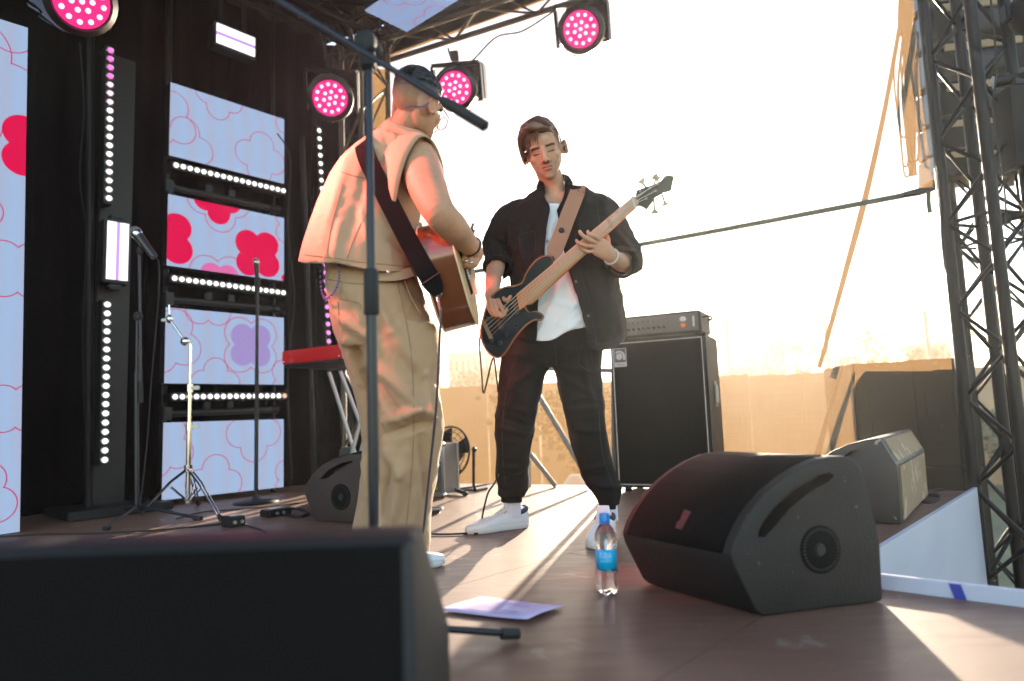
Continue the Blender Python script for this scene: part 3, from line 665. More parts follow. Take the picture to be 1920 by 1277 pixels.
# strobes
SW = glow('strobe_white', (1, .93, 1), 1.6); SV = glow('strobe_violet', (.62, .34, .95), 1.0)
def strobe(tlp, trp, blp, off, label, bands):
    a = onp(*blp, WA + D2 * off, D2); t_ = onp(*tlp, WA + D2 * off, D2); r2 = onp(*trp, WA + D2 * off, D2)
    W = np.linalg.norm((r2 - t_)); H = np.linalg.norm(t_ - a)
    r_ = thing('strobe_light', a, label, 'strobe', ax=(D1, -D2, UP))
    MB().box((W / 2, .06, H / 2), (W + .03, .11, H + .03), bev=.008).build('housing', BLK, r_, local=True)
    if bands == 'v':
        for x in (.22, .78): MB().box((W * x, .0, H / 2), (W * .40, .012, H * .97)).build('lamp_panel', SW, r_, local=True, smooth=False)
        MB().box((W * .5, .001, H / 2), (W * .15, .012, H * .97)).build('lamp_divider', SV, r_, local=True, smooth=False)
        for z in (-.035, H + .035): MB().box((W * .5, .06, z), (W * .7, .09, .03), bev=.01).build('bracket', BLKM, r_, local=True)
    else:
        for z in (.23, .77): MB().box((W / 2, .0, H * z), (W * .97, .012, H * .38)).build('lamp_panel', SW, r_, local=True, smooth=False)
        MB().box((W / 2, .001, H * .5), (W * .97, .012, H * .14)).build('lamp_divider', SV, r_, local=True, smooth=False)
        for x in (.2, .8): MB().box((W * x, .06, H + .16), (.03, .04, .32), bev=.005).build('hanger', BLKM, r_, local=True)
    return r_
strobe((200, 412), (241, 416), (198, 524), .14, 'upright white strobe with a violet rim between the two upright light bars', 'v')
strobe((408, 42), (481, 72), (405, 80), .25, 'tilted white strobe with two bright bands hanging over the screen column', 'h')
# ================================================================== par lights
PLN = glow('par_lens_pink', (1, .015, .22), 1.15); PHT = glow('par_led_hot', (1, .50, .76), 2.6)
PBD = pbr('par_housing', (.018, .017, .018), .4, metal=.2)
lensm = None
def par(px, py, d, dia, label, aim, power=0, tilt=0.):
    P = at(px, py, d); R_ = dia * d / 1280 / 2; f_ = unit(aim - P); x = unit(np.cross(UP, f_)); y = np.cross(f_, x)
    r_ = thing('par_light', P, label, 'stage light', 'pink par lights under the roof', ax=(x, y, f_))
    MB().lathe([(R_ * .9, -.30), (R_ * 1.25, -.26), (R_ * 1.36, -.06), (R_ * 1.32, .0), (R_ * 1.08, .016), (R_ * 1.0, .004)], n=28).build('housing', PBD, r_, local=True)
    MB().lathe([(R_ * .05, .004), (R_, .004), (R_, .010), (R_ * .05, .011)], n=28).build('lens', PLN, r_, local=True)
    pts = [(0, 0)] + [(.36 * math.cos(a), .36 * math.sin(a)) for a in np.arange(6) * math.pi / 3 + .3] + [(.76 * math.cos(a), .76 * math.sin(a)) for a in np.arange(12) * math.pi / 6 + .1]
    for u, v in pts:
        o = bpy.data.objects.new('led_lens', PARB); COL.objects.link(o); o.parent = r_; o.location = (u * R_, v * R_, .012); s_ = R_ / .12; o.scale = (s_, s_, s_)
    fins = MB()
    for k in range(16):
        a = k / 16 * 6.283; fins.box((R_ * 1.34 * math.cos(a), R_ * 1.34 * math.sin(a), -.16), (.012, R_ * .14, .16), (np.array([-math.sin(a), math.cos(a), 0]), np.array([math.cos(a), math.sin(a), 0]), UP))
    fins.build('cooling_fins', PBD, r_, local=True, smooth=False)
    for s in (-1, 1): MB().box((s * R_ * 1.46, R_ * .35, -.14), (.022, R_ * 2.2, .09), bev=.003).build('yoke_arm', BLKM, r_, local=True)
    MB().box((0, R_ * 1.48, -.14), (R_ * 2.95, .03, .09), bev=.003).build('yoke_bridge', BLKM, r_, local=True)
    MB().box((0, R_ * 1.95, -.12), (.06, R_ * .6, .06), bev=.006).build('hook_clamp', BLKM, r_, local=True)
    MB().box((R_ * .35, R_ * .45, -.30), (R_ * 2.5, R_ * 2.3, .20), bev=.012).build('driver_box', PBD, r_, local=True)
    return r_, P, f_
_b = MB(); _b.ell((0, 0, 0), (.0125, .0125, .006), nu=10, nv=6); _t = _b.build('led_lens', PHT, None, local=True); PARB = _t.data; bpy.data.objects.remove(_t)
def spot(name, P, f_, power, col, ang, blend=.6, rad=.08):
    l = bpy.data.lights.new(name, 'SPOT'); l.energy = power; l.color = col; l.spot_size = math.radians(ang); l.spot_blend = blend; l.shadow_soft_size = rad
    o = bpy.data.objects.new(name, l); COL.objects.link(o); o.location = V(P + f_ * .04); o.rotation_euler = V(-f_).to_track_quat('Z', 'Y').to_euler(); return o
CAMP = np.array([0, 0, .6])
_, P, f_ = par(152, 2, 2.35, 96, 'largest pink par light, at the top left above the upright light bar', np.array([-.2, 1.2, 1.0])); spot('par_lamp', P, unit(at(690, 400, 2.5) - P), 155, (1, .15, .14), 37, .9, .16); spot('par_lamp', P, unit(at(1010, 330, 3.0) - P), 24, (1, .10, .06), 13, .9, .12)
_, P, f_ = par(619, 184, 5.1, 64, 'pink par light between the topmost small screen and the mic stand', np.array([-.5, .5, .6])); spot('par_lamp', P, f_, 8, (1, .06, .3), 50)
_, P, f_ = par(853, 166, 5.0, 62, 'pink par light showing behind the head of the guitar player', np.array([-.9, -.3, .9])); spot('par_lamp', P, f_, 6, (1, .06, .3), 50)
_, P, f_ = par(1089, 55, 4.9, 66, 'pink par light hanging from the roof truss against the bright sky', np.array([-.5, -.5, .9])); spot('par_lamp', P, f_, 6, (1, .06, .3), 50)
# ================================================================== monitors (wedge loudspeakers)
def boolcut(o, mbs):
    for mb in mbs:
        c = mb.build('cutter', BLK, None, local=True, smooth=False)
        md = o.modifiers.new('cut', 'BOOLEAN'); md.object = c; md.operation = 'DIFFERENCE'; md.solver = 'EXACT'
        dg = bpy.context.evaluated_depsgraph_get(); dg.update(); me = bpy.data.meshes.new_from_object(o.evaluated_get(dg))
        o.modifiers.clear(); o.data = me; bpy.data.objects.remove(c)
def apply_mods(o):
    dg = bpy.context.evaluated_depsgraph_get(); dg.update(); me = bpy.data.meshes.new_from_object(o.evaluated_get(dg)); o.modifiers.clear(); o.data = me
    me.polygons.foreach_set('use_smooth', [True] * len(me.polygons)); me.set_sharp_from_angle(angle=math.radians(35))
PLD = pbr('socket_plastic', (.004, .0038, .0036), .8, spec=.15)
def wedge(label, A, B, outline, wv, slot=None, port=None, grille=None, mat=None, bev=.007):
    """A,B = two floor points of the visible side; outline in that vertical plane; wv = width vector"""
    sx = unit(B - A); n_ = np.array([-sx[1], sx[0], 0])
    if n_ @ wv > 0: n_ = -n_
    pts = [onp(px, py, A, n_) for px, py in outline]
    for p in pts: p[2] = max(p[2], 0.002)
    r_ = thing('stage_monitor', (A + B) / 2, label, 'monitor speaker', 'wedge monitor speakers on the stage floor')
    o = MB().prism(pts, wv).build('cabinet', mat or SPK, r_, smooth=False)
    bv = o.modifiers.new('bev', 'BEVEL'); bv.width = bev; bv.segments = 3; bv.limit_method = 'ANGLE'; bv.angle_limit = math.radians(25); apply_mods(o)
    inv = ROOTS[r_.name]
    if slot:
        q = [onp(px, py, A, n_) for px, py in slot]; mb = MB().prism([p + n_ * .02 for p in q], -n_ * .075); boolcut(o, [mb]); o.data.polygons.foreach_set('use_smooth', [True] * len(o.data.polygons)); o.data.set_sharp_from_angle(angle=math.radians(35))
    if port:
        (cx, cy), R_ = port; c = onp(cx, cy, A, n_); ax = frame(n_, UP)
        MB().lathe([(R_, -.01), (R_, .002), (R_ * .95, .004), (R_ * .30, .003), (R_ * .24, -.01)], c, ax, n=36).build('pole_socket_plate', PLD, r_)
        MB().lathe([(R_ * .235, .002), (R_ * .235, .0045), (.001, .0046)], c, ax, n=20).build('pole_socket', RUB, r_)
        for k in range(36):
            a = k / 36 * 6.2832; MB().box(c + (ax[0] * math.cos(a) + ax[1] * math.sin(a)) * R_ * .84 + n_ * .0036, (R_ * .10, R_ * .07, .003), (ax[0] * math.cos(a) + ax[1] * math.sin(a), -ax[0] * math.sin(a) + ax[1] * math.cos(a), n_)).build('tooth', RUB, r_, smooth=False)
    if grille:
        i0, i1 = grille; seq = pts[i0:i1 + 1]; wl = np.linalg.norm(wv); wu = wv / wl; mb = MB(); vs = []; fs = []
        cen = sum(pts) / len(pts)
        for p in seq: 
            q = p + unit(p - cen) * .004
            vs += [q + wu * .028, q + wu * (wl - .028)]
        for k in range(len(seq) - 1): fs.append((2 * k, 2 * k + 2, 2 * k + 3, 2 * k + 1))
        gm = mb.add(vs, fs).build('grille', GRL, r_); gm.modifiers.new('t', 'SOLIDIFY').thickness = .004
    return r_, pts, n_
A = gnd(1428, 1158); B = gnd(1655, 1129)
arc = [(1371, 1040), (1378, 1015), (1392, 985), (1412, 953), (1438, 923), (1468, 897), (1500, 876), (1530, 862), (1556, 856), (1585, 855), (1604, 862), (1615, 877)]
out1 = arc + [(1644, 985), (1651, 1022), (1656, 1122), (1652, 1129), (1432, 1158), (1418, 1144), (1376, 1060)]
slot1 = [(1421, 1008), (1424, 992), (1438, 968), (1464, 938), (1496, 911), (1530, 893), (1556, 886), (1564, 891), (1556, 902), (1520, 922), (1484, 951), (1456, 984), (1434, 1008)]
wv1 = gnd(1213, 1096) - gnd(1428, 1158)
m1, pts1, n1 = wedge('big black monitor wedge on the right, its worn side with round socket facing out', A, B, out1, wv1, slot1, ((1538, 1030), .062), (0, 8))
# small badge on its grille
best = min(((np.linalg.norm(pix(pts1[i] * (1 - f) + pts1[i + 1] * f + wv1 * t) - np.array([1282, 978])), i, f, t) for i in range(1, 8) for f in (0, .25, .5, .75) for t in np.linspace(.3, .8, 26)))
_, i_, f_, t_2 = best; q = pts1[i_] * (1 - f_) + pts1[i_ + 1] * f_ + wv1 * t_2; eu = unit(pts1[i_ + 1] - pts1[i_]); ew = unit(wv1); en = unit(np.cross(eu, ew)); en = en if en[2] > 0 else -en
MB().prism([q + en * .0055 + eu * a + ew * b for a, b in ((-.030, -.013), (.026, -.016), (.030, .012), (-.004, .010), (-.010, .016), (-.028, .013))], en * .002).build('worn_emblem', pbr('worn_red_sticker', (.045, .012, .015), .5, wear=(.14, .10, .10), wscale=90, wcut=.6), m1, smooth=False)
# rear right
A = gnd(1560, 985); A = gnd(1570, 978); B = gnd(1690, 984)
out2 = [(1545, 856), (1562, 845), (1590, 833), (1622, 825), (1649, 822), (1664, 846), (1681, 872), (1690, 984), (1560, 978)]
wv2 = (gnd(1732, 938) - gnd(1690, 984))
m2, pts2, n2 = wedge('smaller worn monitor wedge behind the big one, beside the white fascia', A, B, out2, wv2 * 1.25, [(1590, 848), (1612, 840), (1612, 846), (1592, 856), (1575, 862)], None, None, pbr('worn_speaker_paint', (.020, .016, .015), .5, bump=.3, bscale=240, wear=(.30, .24, .18), wscale=16, wcut=.64), .005)
TAN = pbr('tan_grille_cloth', (.24, .165, .10), .8, bump=.5, bscale=400, wear=(.36, .29, .21), wscale=9, wcut=.55)  # tan cloth with random paler patches
for q0, q1, nm in ((4, 6, 'upper_grille'), (6, 7, 'lower_grille')):
    a, b = pts2[q0], pts2[q1]; e = unit(b - a); nn = unit(np.cross(wv2, e)); c_ = sum(pts2) / len(pts2)
    if (a - c_) @ nn < 0: nn = -nn
    w2 = wv2 * 1.25; MB().prism([a + e * .012 + w2 * .06 + nn * .001, b - e * .012 + w2 * .06 + nn * .001, b - e * .012 + w2 * .94 + nn * .001, a + e * .012 + w2 * .94 + nn * .001], nn * .006).build(nm, TAN, m2, smooth=False)
# left, behind the guitar player
A = gnd(592, 978); B = gnd(690, 984)
out3 = [(570, 922), (574, 908), (586, 889), (604, 872), (626, 860), (652, 853), (684, 850), (712, 858), (726, 880), (736, 920), (738, 984), (592, 978), (578, 945)]
m3, _, _ = wedge('small brown black monitor wedge behind the legs of the guitar player', A, B, out3, (gnd(760, 925) - gnd(690, 984)) * .9, [(600, 898), (616, 881), (640, 868), (660, 864), (662, 868), (640, 878), (612, 898)], ((639, 932), .068), (0, 6), pbr('worn_brown_paint', (.035, .022, .018), .5, bump=.3, bscale=240, wear=(.16, .10, .08), wscale=16, wcut=.66))
# foreground, out of focus
fa = at(778, 1003, .88); fb = at(-420, 1058, .88)
q = fa - fb; q[2] = 0; wx = unit(q); ny = np.array([-wx[1], wx[0], 0]); L = np.linalg.norm(q); zt = fa[2]
r_ = thing('stage_monitor', np.array([fb[0], fb[1], 0]), 'out of focus black monitor wedge filling the lower left foreground', 'monitor speaker', 'wedge monitor speakers on the stage floor')
prof = [(0, .002), (0, .10), (.010, zt - .02), (.03, zt), (.10, zt + .002), (.42, .16), (.43, .002)]
base = np.array([fb[0], fb[1], 0])
o = MB().prism([base + ny * (a - .02) + UP * z for a, z in prof], wx * L).build('cabinet', SPK, r_, smooth=False); bv = o.modifiers.new('b', 'BEVEL'); bv.width = .012; bv.segments = 3; bv.limit_method = 'ANGLE'; apply_mods(o)
MB().box(base + wx * L * .5 - ny * .022 + UP * (zt * .5), (L * .985, .006, zt * .96), (wx, ny, UP), bev=.002).build('rear_panel', pbr('dark_cloth', (.007, .0065, .0065), .95, bump=.3, bscale=300, spec=.1), r_)
MB().box(base + wx * (L - .006) - ny * .0235 + UP * zt * .5, (.014, .012, zt * .96), (wx, ny, UP), bev=.003).build('corner_trim', pbr('blue_grey_trim', (.014, .017, .024), .4), r_)
# ================================================================== near microphone stand
pb = np.array([-.322, 1.56, 0]); pt = onp(682, 112, pb, np.array([0, 1., 0])); vert = lambda z: pb + UP * z
ms = thing('microphone_stand', pb, 'dark boom microphone stand in front of the guitar player, without a microphone in view', 'microphone stand')
STD = pbr('stand_black', (.014, .016, .024), .32, metal=.3)
zt = pt[2]; zj = onp(685, 548, pb, np.array([0, 1., 0]))[2]
MB().cyl(vert(.07), vert(zj), .0125, n=18).build('lower_tube', STD, ms); MB().cyl(vert(zj - .01), vert(zt), .0095, n=18).build('upper_tube', STD, ms)
MB().lathe([(.014, -.055), (.0175, -.05), (.0175, .045), (.013, .055)], vert(zj), n=20).build('height_clutch', RUB, ms)
a0 = at(905, 234, 1.50); a1 = at(440, -50, 1.66); bd = unit(a1 - a0); pv = a0 + bd * (((vert(zt + .035) - a0) @ bd)); 
MB().cyl(a0, a1, .0075, n=14).build('boom', STD, ms); MB().lathe([(.0075, 0), (.013, .004), (.013, .105), (.0095, .125)], a0 - bd * .012, frame(bd), n=18).build('counter_grip', RUB, ms)
cl_ = MB(); cl_.box(vert(zt + .0), (.034, .038, .055), bev=.006); cl_.build('clutch_block', RUB, ms)
fw = unit(np.cross(bd, UP)); MB().lathe([(.020, -.030), (.026, -.026), (.026, -.008), (.022, 0), (.026, .008), (.026, .026), (.020, .03)], vert(zt + .035), frame(fw), n=22).build('clutch_disc', RUB, ms)
MB().box(vert(zt + .035) + fw * .042, (.016, .05, .016), (fw, bd, np.cross(fw, bd)), bev=.005).build('wing_screw', RUB, ms)
for k, ang in enumerate((.395, .395 + 2.094, .395 + 4.189)):
    dv = np.array([math.cos(ang), math.sin(ang), 0]); a = vert(.085); b = pb + dv * .325 + UP * .017
    MB().cyl(a, b, .0085, n=10).build('leg', STD, ms); MB().cyl(b - dv * .03 + UP * .004, b + dv * .015 - UP * .002, .0135, .0125, n=12).build('rubber_foot', RUB, ms)
MB().cyl(vert(.055), vert(.12), .02, n=18).build('hub', RUB, ms)
# ================================================================== paper, bottle
pp = [gnd(822, 1146, .004), gnd(902, 1119, .004), gnd(1058, 1138, .004), gnd(990, 1166, .004)]
r_ = thing('set_list', sum(pp) / 4, 'sheet of pale lilac paper lying flat on the stage floor near the mic stand foot', 'paper')
vs = []; fs = []
for i in range(9):
    for j in range(7):
        u, v = i / 8, j / 6; p = (pp[0] * (1 - u) + pp[3] * u) * (1 - v) + (pp[1] * (1 - u) + pp[2] * u) * v
        vs.append(p + UP * (.003 + .004 * max(0, u - .6) ** 2 * 6 + .002 * math.sin(v * 5)))
for i in range(8):
    for j in range(6): k = i * 7 + j; fs.append((k, k + 7, k + 8, k + 1))
o = MB().add(vs, fs).build('sheet', pbr('lilac_paper', (.60, .49, .70), .8, var=.03), r_); o.modifiers.new('t', 'SOLIDIFY').thickness = .0004
INK = pbr('pale_ink', (.38, .30, .52), .8); rnd = random.Random(2)
for k in range(7):
    v = .16 + .11 * k; P_ = lambda u, v: (pp[0] * (1 - u) + pp[3] * u) * (1 - v) + (pp[1] * (1 - u) + pp[2] * u) * v + UP * .0075
    u1 = rnd.uniform(.5, .8); MB().prism([P_(.2, v), P_(u1, v), P_(u1, v + .025), P_(.2, v + .025)], UP * .0004).build('written_line', INK, r_, smooth=False)
bp_ = gnd(1140, 1113); H = .236
bo = thing('water_bottle', bp_, 'small clear plastic water bottle with blue cap and blue label on the stage floor', 'bottle')
PET = bpy.data.materials.new('clear_water'); PET.use_nodes = True; b_ = PET.node_tree.nodes['Principled BSDF']; b_.inputs['Transmission Weight'].default_value = 1; b_.inputs['Roughness'].default_value = .02; b_.inputs['IOR'].default_value = 1.33; b_.inputs['Base Color'].default_value = (.93, .97, 1, 1)
sc_ = H / .236
prof = [(.0, .004), (.012, .004), (.024, .0), (.031, .006), (.0325, .02), (.0315, .05), (.0325, .07), (.030, .078), (.030, .128), (.0325, .136), (.0335, .155), (.031, .172), (.024, .187), (.016, .199), (.0125, .205), (.0125, .212)]
vs = []; fs = []; n = 40
for r, h in prof:
    for k in range(n):
        a = 2 * math.pi * k / n; q = 1 - (.10 * max(0, math.cos(5 * a)) ** 2 if h < .02 and r > .02 else 0) + (.02 * math.cos(10 * a) if .04 < h < .07 else 0)
        vs.append(bp_ + np.array([r * q * math.cos(a), r * q * math.sin(a), h + (.004 * (1 + math.cos(5 * a)) if h < .01 and r > .02 else 0)]))
for i in range(len(prof) - 1): fs += [(i * n + k, i * n + (k + 1) % n, (i + 1) * n + (k + 1) % n, (i + 1) * n + k) for k in range(n)]
fs += [tuple(range((len(prof) - 1) * n, len(prof) * n)), tuple(range(n - 1, -1, -1))]
MB().add(vs, fs).build('body', PET, bo)
CAPB = pbr('blue_cap_plastic', (.01, .22, .62), .35); LBL = pbr('blue_label_film', (.0, .40, .72), .35, var=.25, scale=30)
cp = MB(); cp.lathe([(.0135, .208), (.0155, .209), (.0155, .228), (.0145, .231), (.001, .2315)], bp_, n=30); cp.build('cap', CAPB, bo)
MB().lathe([(.0165, .2035), (.0165, .2065)], bp_, n=24).build('neck_ring', CAPB, bo)
vs = []; fs = []; n = 30
for k in range(n + 1):
    a = math.radians(165 + 230 * k / n); lo_ = .078 - .010 * math.sin(math.pi * k / n)
    for r, z in ((.0308, lo_), (.0308, .131)): vs.append(bp_ + np.array([r * math.cos(a), r * math.sin(a), z]))
for k in range(n): fs.append((2 * k, 2 * k + 2, 2 * k + 3, 2 * k + 1))
lo_ = MB().add(vs, fs).build('label', LBL, bo); lo_.modifiers.new('t', 'SOLIDIFY').thickness = .0006
LTR = pbr('white_print', (.8, .85, .9), .5)
for body, size, z, a0 in (('КВА', .020, .114, -100), ('вода питьевая', .005, .098, -98)):
    o = text_mesh('lettering', body, size, LTR, bo, np.zeros(3), np.array([1., 0, 0]), np.array([0, 1., 0]), .0002)
    inv = ROOTS[bo.name]
    for v in o.data.vertices:
        g_ = inv.inverted() @ v.co; a = math.radians(a0) + g_.x / .0315; v.co = inv @ V(bp_ + np.array([.0316 * math.cos(a), .0316 * math.sin(a), z + g_.y]))
# ================================================================== bass amplifier
ca = np.array([.665, 4.64, 0]); cbv = np.array([1.235, 4.345, 0]); wx = unit(cbv - ca); W = np.linalg.norm(cbv - ca); dy = np.array([-wx[1], wx[0], 0])
Hc = onp(1143, 640, ca, np.array([0, 1., 0]))[2]; z0 = .03
TLX = pbr('black_tolex', (.013, .012, .011), .6, spec=.3, bump=.4, bscale=350); PIP = pbr('silver_piping', (.55, .5, .48), .4, metal=.4); CLT = pbr('black_grille_cloth', (.009, .007, .006), .85, spec=.2, bump=.5, bscale=260, aniso=(.05, .05, 1))
sp = thing('bass_cabinet', ca, 'tall black bass speaker cabinet with dark grille cloth and silver piping', 'amplifier')
MB().box(ca + wx * W / 2 + dy * .2 + UP * (z0 + (Hc - z0) / 2), (W, .40, Hc - z0), (wx, dy, UP), bev=.012).build('cabinet', TLX, sp)
# sloped rear of the top
MB().box(ca + wx * W / 2 - dy * .002 + UP * (z0 + (Hc - z0) / 2), (W - .05, .012, Hc - z0 - .05), (wx, dy, UP), bev=.003).build('grille_cloth', CLT, sp)
for s, (cx, cz, lx, lz) in enumerate(((W / 2, z0 + .022, W - .04, .005), (W / 2, Hc - .022, W - .04, .005), (.022, (z0 + Hc) / 2, .005, Hc - z0 - .04), (W - .022, (z0 + Hc) / 2, .005, Hc - z0 - .04))):
    MB().box(ca + wx * cx - dy * .0065 + UP * cz, (lx, .005, lz), (wx, dy, UP), bev=.001).build('piping', PIP, sp)
for s in range(24):
    pass
for x in (.06, W - .06):
    for y in (.06, .34): MB().cyl(ca + wx * x + dy * y, ca + wx * x + dy * y + UP * .034, .024, n=14).build('foot', RUB, sp)
hc = ca + wx * (W + .002) + dy * .22 + UP * Hc * .62
MB().box(hc, (.004, .10, .17), (wx, dy, UP), bev=.0015).build('handle_plate', BLKM, sp); MB().box(hc + wx * .008, (.014, .03, .12), (wx, dy, UP), bev=.005).build('handle', STEEL, sp)
for x in (0.006, W - .006):
    for z in (z0 + .006, Hc - .006): MB().ell(ca + wx * x + dy * .006 + UP * z, (.016, .016, .016), nu=10, nv=6).build('corner_guard', BLKM, sp)
# emblem plate
bx = ca + wx * .032 - dy * .0085; bz = Hc - .055; PLT = pbr('pale_emblem_plate', (.55, .48, .48), .4); EMD = pbr('emblem_dark', (.06, .05, .05), .5)
MB().prism([bx + UP * bz, bx + wx * .085 + UP * bz, bx + wx * .085 + UP * (bz - .125), bx + UP * (bz - .125)], -dy * .003).build('emblem_plate', PLT, sp, smooth=False)
MB().prism([bx + wx * .004 + UP * (bz - .004) - dy * .003, bx + wx * .081 + UP * (bz - .004) - dy * .003, bx + wx * .081 + UP * (bz - .095) - dy * .003, bx + wx * .004 + UP * (bz - .095) - dy * .003], -dy * .001).build('emblem_field', EMD, sp, smooth=False)
ec = bx + wx * .036 + UP * (bz - .056) - dy * .0045
for r0, r1 in ((0, .009), (.015, .022)):
    MB().lathe([(r0, 0), (r1, 0), (r1, .001), (r0, .001)], ec, frame(-dy, wx), n=28).build('emblem_ring', PLT, sp)
for r0, r1, a0, a1 in ((.028, .040, -20, 130),):
    po = [ec + (wx * math.cos(a) + UP * math.sin(a)) * r1 for a in np.radians(np.linspace(a0, a1, 14))] + [ec + (wx * math.cos(a) + UP * math.sin(a)) * r0 for a in np.radians(np.linspace(a1, a0, 14))]
    MB().prism(po, -dy * .001).build('emblem_arc', PLT, sp, smooth=False)
MB().prism([ec + wx * .028 + UP * .0, ec + wx * .041 + UP * .0, ec + wx * .041 - UP * .024, ec + wx * .026 - UP * .024], -dy * .001).build('emblem_stem', PLT, sp, smooth=False)
text_mesh('lettering', 'Ampeg', .022, EMD, sp, bx + wx * .0425 + UP * (bz - .110) - dy * .0034, wx, UP)
# head
Hh = .145; ha = ca + wx * .04 + dy * .05; hw = W - .07
hd = thing('amplifier_head', ha + UP * Hc, 'bass amplifier head with knobs and orange light standing on the tall cabinet', 'amplifier')
HDM = pbr('grey_head_panel', (.10, .085, .07), .4, metal=.4)
MB().box(ha + wx * hw / 2 + dy * .15 + UP * (Hc + .018 + Hh / 2), (hw, .30, Hh), (wx, dy, UP), bev=.008).build('case', TLX, hd)
MB().box(ha + wx * hw / 2 - dy * .001 + UP * (Hc + .018 + Hh / 2), (hw - .03, .008, Hh - .03), (wx, dy, UP), bev=.002).build('front_panel', HDM, hd)
for i in range(9): MB().cyl(ha + wx * (.05 + .035 * i) - dy * .004 + UP * (Hc + .018 + Hh * .36), ha + wx * (.05 + .035 * i) - dy * .020 + UP * (Hc + .018 + Hh * .36), .010, .008, n=12).build('knob', BLK, hd)
for i in range(9): MB().box(ha + wx * (.05 + .035 * i) - dy * .007 + UP * (Hc + .018 + Hh * .66), (.008, .012, .016), (wx, dy, UP), bev=.002).build('slider', BLK, hd)
MB().box(ha + wx * hw * .80 - dy * .006 + UP * (Hc + .018 + Hh * .36), (.030, .006, .024), (wx, dy, UP), bev=.002).build('power_switch', glow('orange_switch', (1, .25, .05), 1.0), hd)
MB().ell(ha + wx * hw * .80 - dy * .006 + UP * (Hc + .018 + Hh * .64), (.022, .004, .018), (wx, dy, UP)).build('maker_emblem', PLT, hd)
MB().box(ha + wx * hw * .92 - dy * .006 + UP * (Hc + .018 + Hh * .5), (.012, .006, .07), (wx, dy, UP), bev=.002).build('vent', STEEL, hd)
for x in (.05, hw - .05):
    for y in (.04, .26): MB().cyl(ha + wx * x + dy * y + UP * Hc, ha + wx * x + dy * y + UP * (Hc + .02), .014, n=12).build('foot', RUB, hd)
MB().tube([ha + wx * hw + dy * a + UP * (Hc + .018 + z) + wx * q for a, z, q in ((.05, .10, 0), (.07, .11, .03), (.15, .11, .04), (.23, .11, .03), (.25, .10, 0))], .008).build('carry_handle', RUB, hd)
# ================================================================== stands at the back
cb = gnd(352, 943); cb = np.array([wallpt(352, 943, .55)[0], wallpt(352, 943, .55)[1], 0]); cb = gnd(352, 957)
q = lambda px, py: onp(px, py, cb, np.array([0, 1., 0])); zq = lambda py: q(350, py)[2]
cs = thing('cymbal_stand', cb, 'shiny chrome cymbal stand without a cymbal in front of the small screens', 'stand')
for a, b, r, nm in ((940, 800, .0155, 'lower_tube'), (802, 728, .0125, 'middle_tube'), (730, 645, .0095, 'upper_tube')): MB().cyl(cb + UP * zq(a), cb + UP * zq(b), r, n=16).build(nm, CHR, cs)
for y in (800, 728): MB().cyl(cb + UP * (zq(y) - .025), cb + UP * (zq(y) + .025), .021, n=16).build('clamp', CHR, cs); MB().box(cb + UP * zq(y) + np.array([.045, -.01, 0]), (.05, .012, .025), bev=.004).build('wing_nut', STEEL, cs)
tt = q(347, 640); a1 = q(318, 598); MB().ell(tt, (.03, .02, .03)).build('tilter', CHR, cs); MB().cyl(tt, a1, .008, n=10).build('boom', CHR, cs); MB().ell(a1, (.022, .02, .03)).build('boom_tilter', CHR, cs); MB().cyl(a1, q(317, 572), .006, n=10).build('cymbal_rod', CHR, cs); MB().box(q(355, 645), (.04, .015, .02), bev=.004).build('wing_nut', STEEL, cs); MB().box(q(308, 600), (.04, .012, .02), bev=.004).build('wing_nut', STEEL, cs)
hub = cb + UP * zq(878); low = cb + UP * zq(940)
MB().cyl(hub - UP * .02, hub + UP * .02, .026, n=16).build('leg_hub', CHR, cs); MB().cyl(low - UP * .012, low + UP * .012, .024, n=16).build('brace_hub', CHR, cs)
for ex, ey in ((262, 968), (415, 978), (372, 948)):
    g_ = gnd(ex, ey) + UP * .012; kn = hub + (g_ - hub) * .38 + UP * .02
    for s in (-1, 1):
        sd = unit(np.cross(g_ - hub, UP)) * .010 * s; MB().tube([hub + sd, kn + sd, g_ + sd * .6], .0055, n=8).build('leg_strut', CHR, cs)
        MB().cyl(kn + sd * 1.3 - UP * .03, low + sd, .0045, n=8).build('leg_brace', CHR, cs)
    MB().cyl(g_ + unit(hub - g_) * .05, g_, .013, .015, n=12).build('rubber_foot', RUB, cs)
# black boom stand with mic
sb_ = gnd(256, 975); q2 = lambda px, py: onp(px, py, sb_, np.array([0, 1., 0]))
s2 = thing('microphone_stand', sb_, 'black boom microphone stand holding a microphone beside the white strobe', 'microphone stand')
MB().cyl(sb_ + UP * .06, q2(256, 700), .0125, n=14).build('lower_tube', STD, s2); MB().cyl(q2(256, 700), q2(258, 590), .009, n=14).build('upper_tube', STD, s2)
MB().ell(q2(259, 593), (.028, .024, .03)).build('boom_clutch', RUB, s2); MB().cyl(q2(264, 755), q2(261, 465), .008, n=14).build('boom', STD, s2); MB().cyl(q2(264, 755), q2(263.5, 715), .013, n=12).build('counter_grip', RUB, s2)
for ex, ey in ((196, 996), (378, 976), (225, 962)):
    g_ = gnd(ex, ey) + UP * .012; MB().cyl(sb_ + UP * .08, g_, .009, n=10).build('leg', STD, s2); MB().cyl(g_ + unit(sb_ - g_) * .05, g_, .014, n=10).build('rubber_foot', RUB, s2)
MICB = pbr('microphone_body', (.05, .05, .055), .35, metal=.5); MICG = pbr('microphone_mesh', (.30, .30, .31), .35, metal=.8, bump=1., bscale=900)
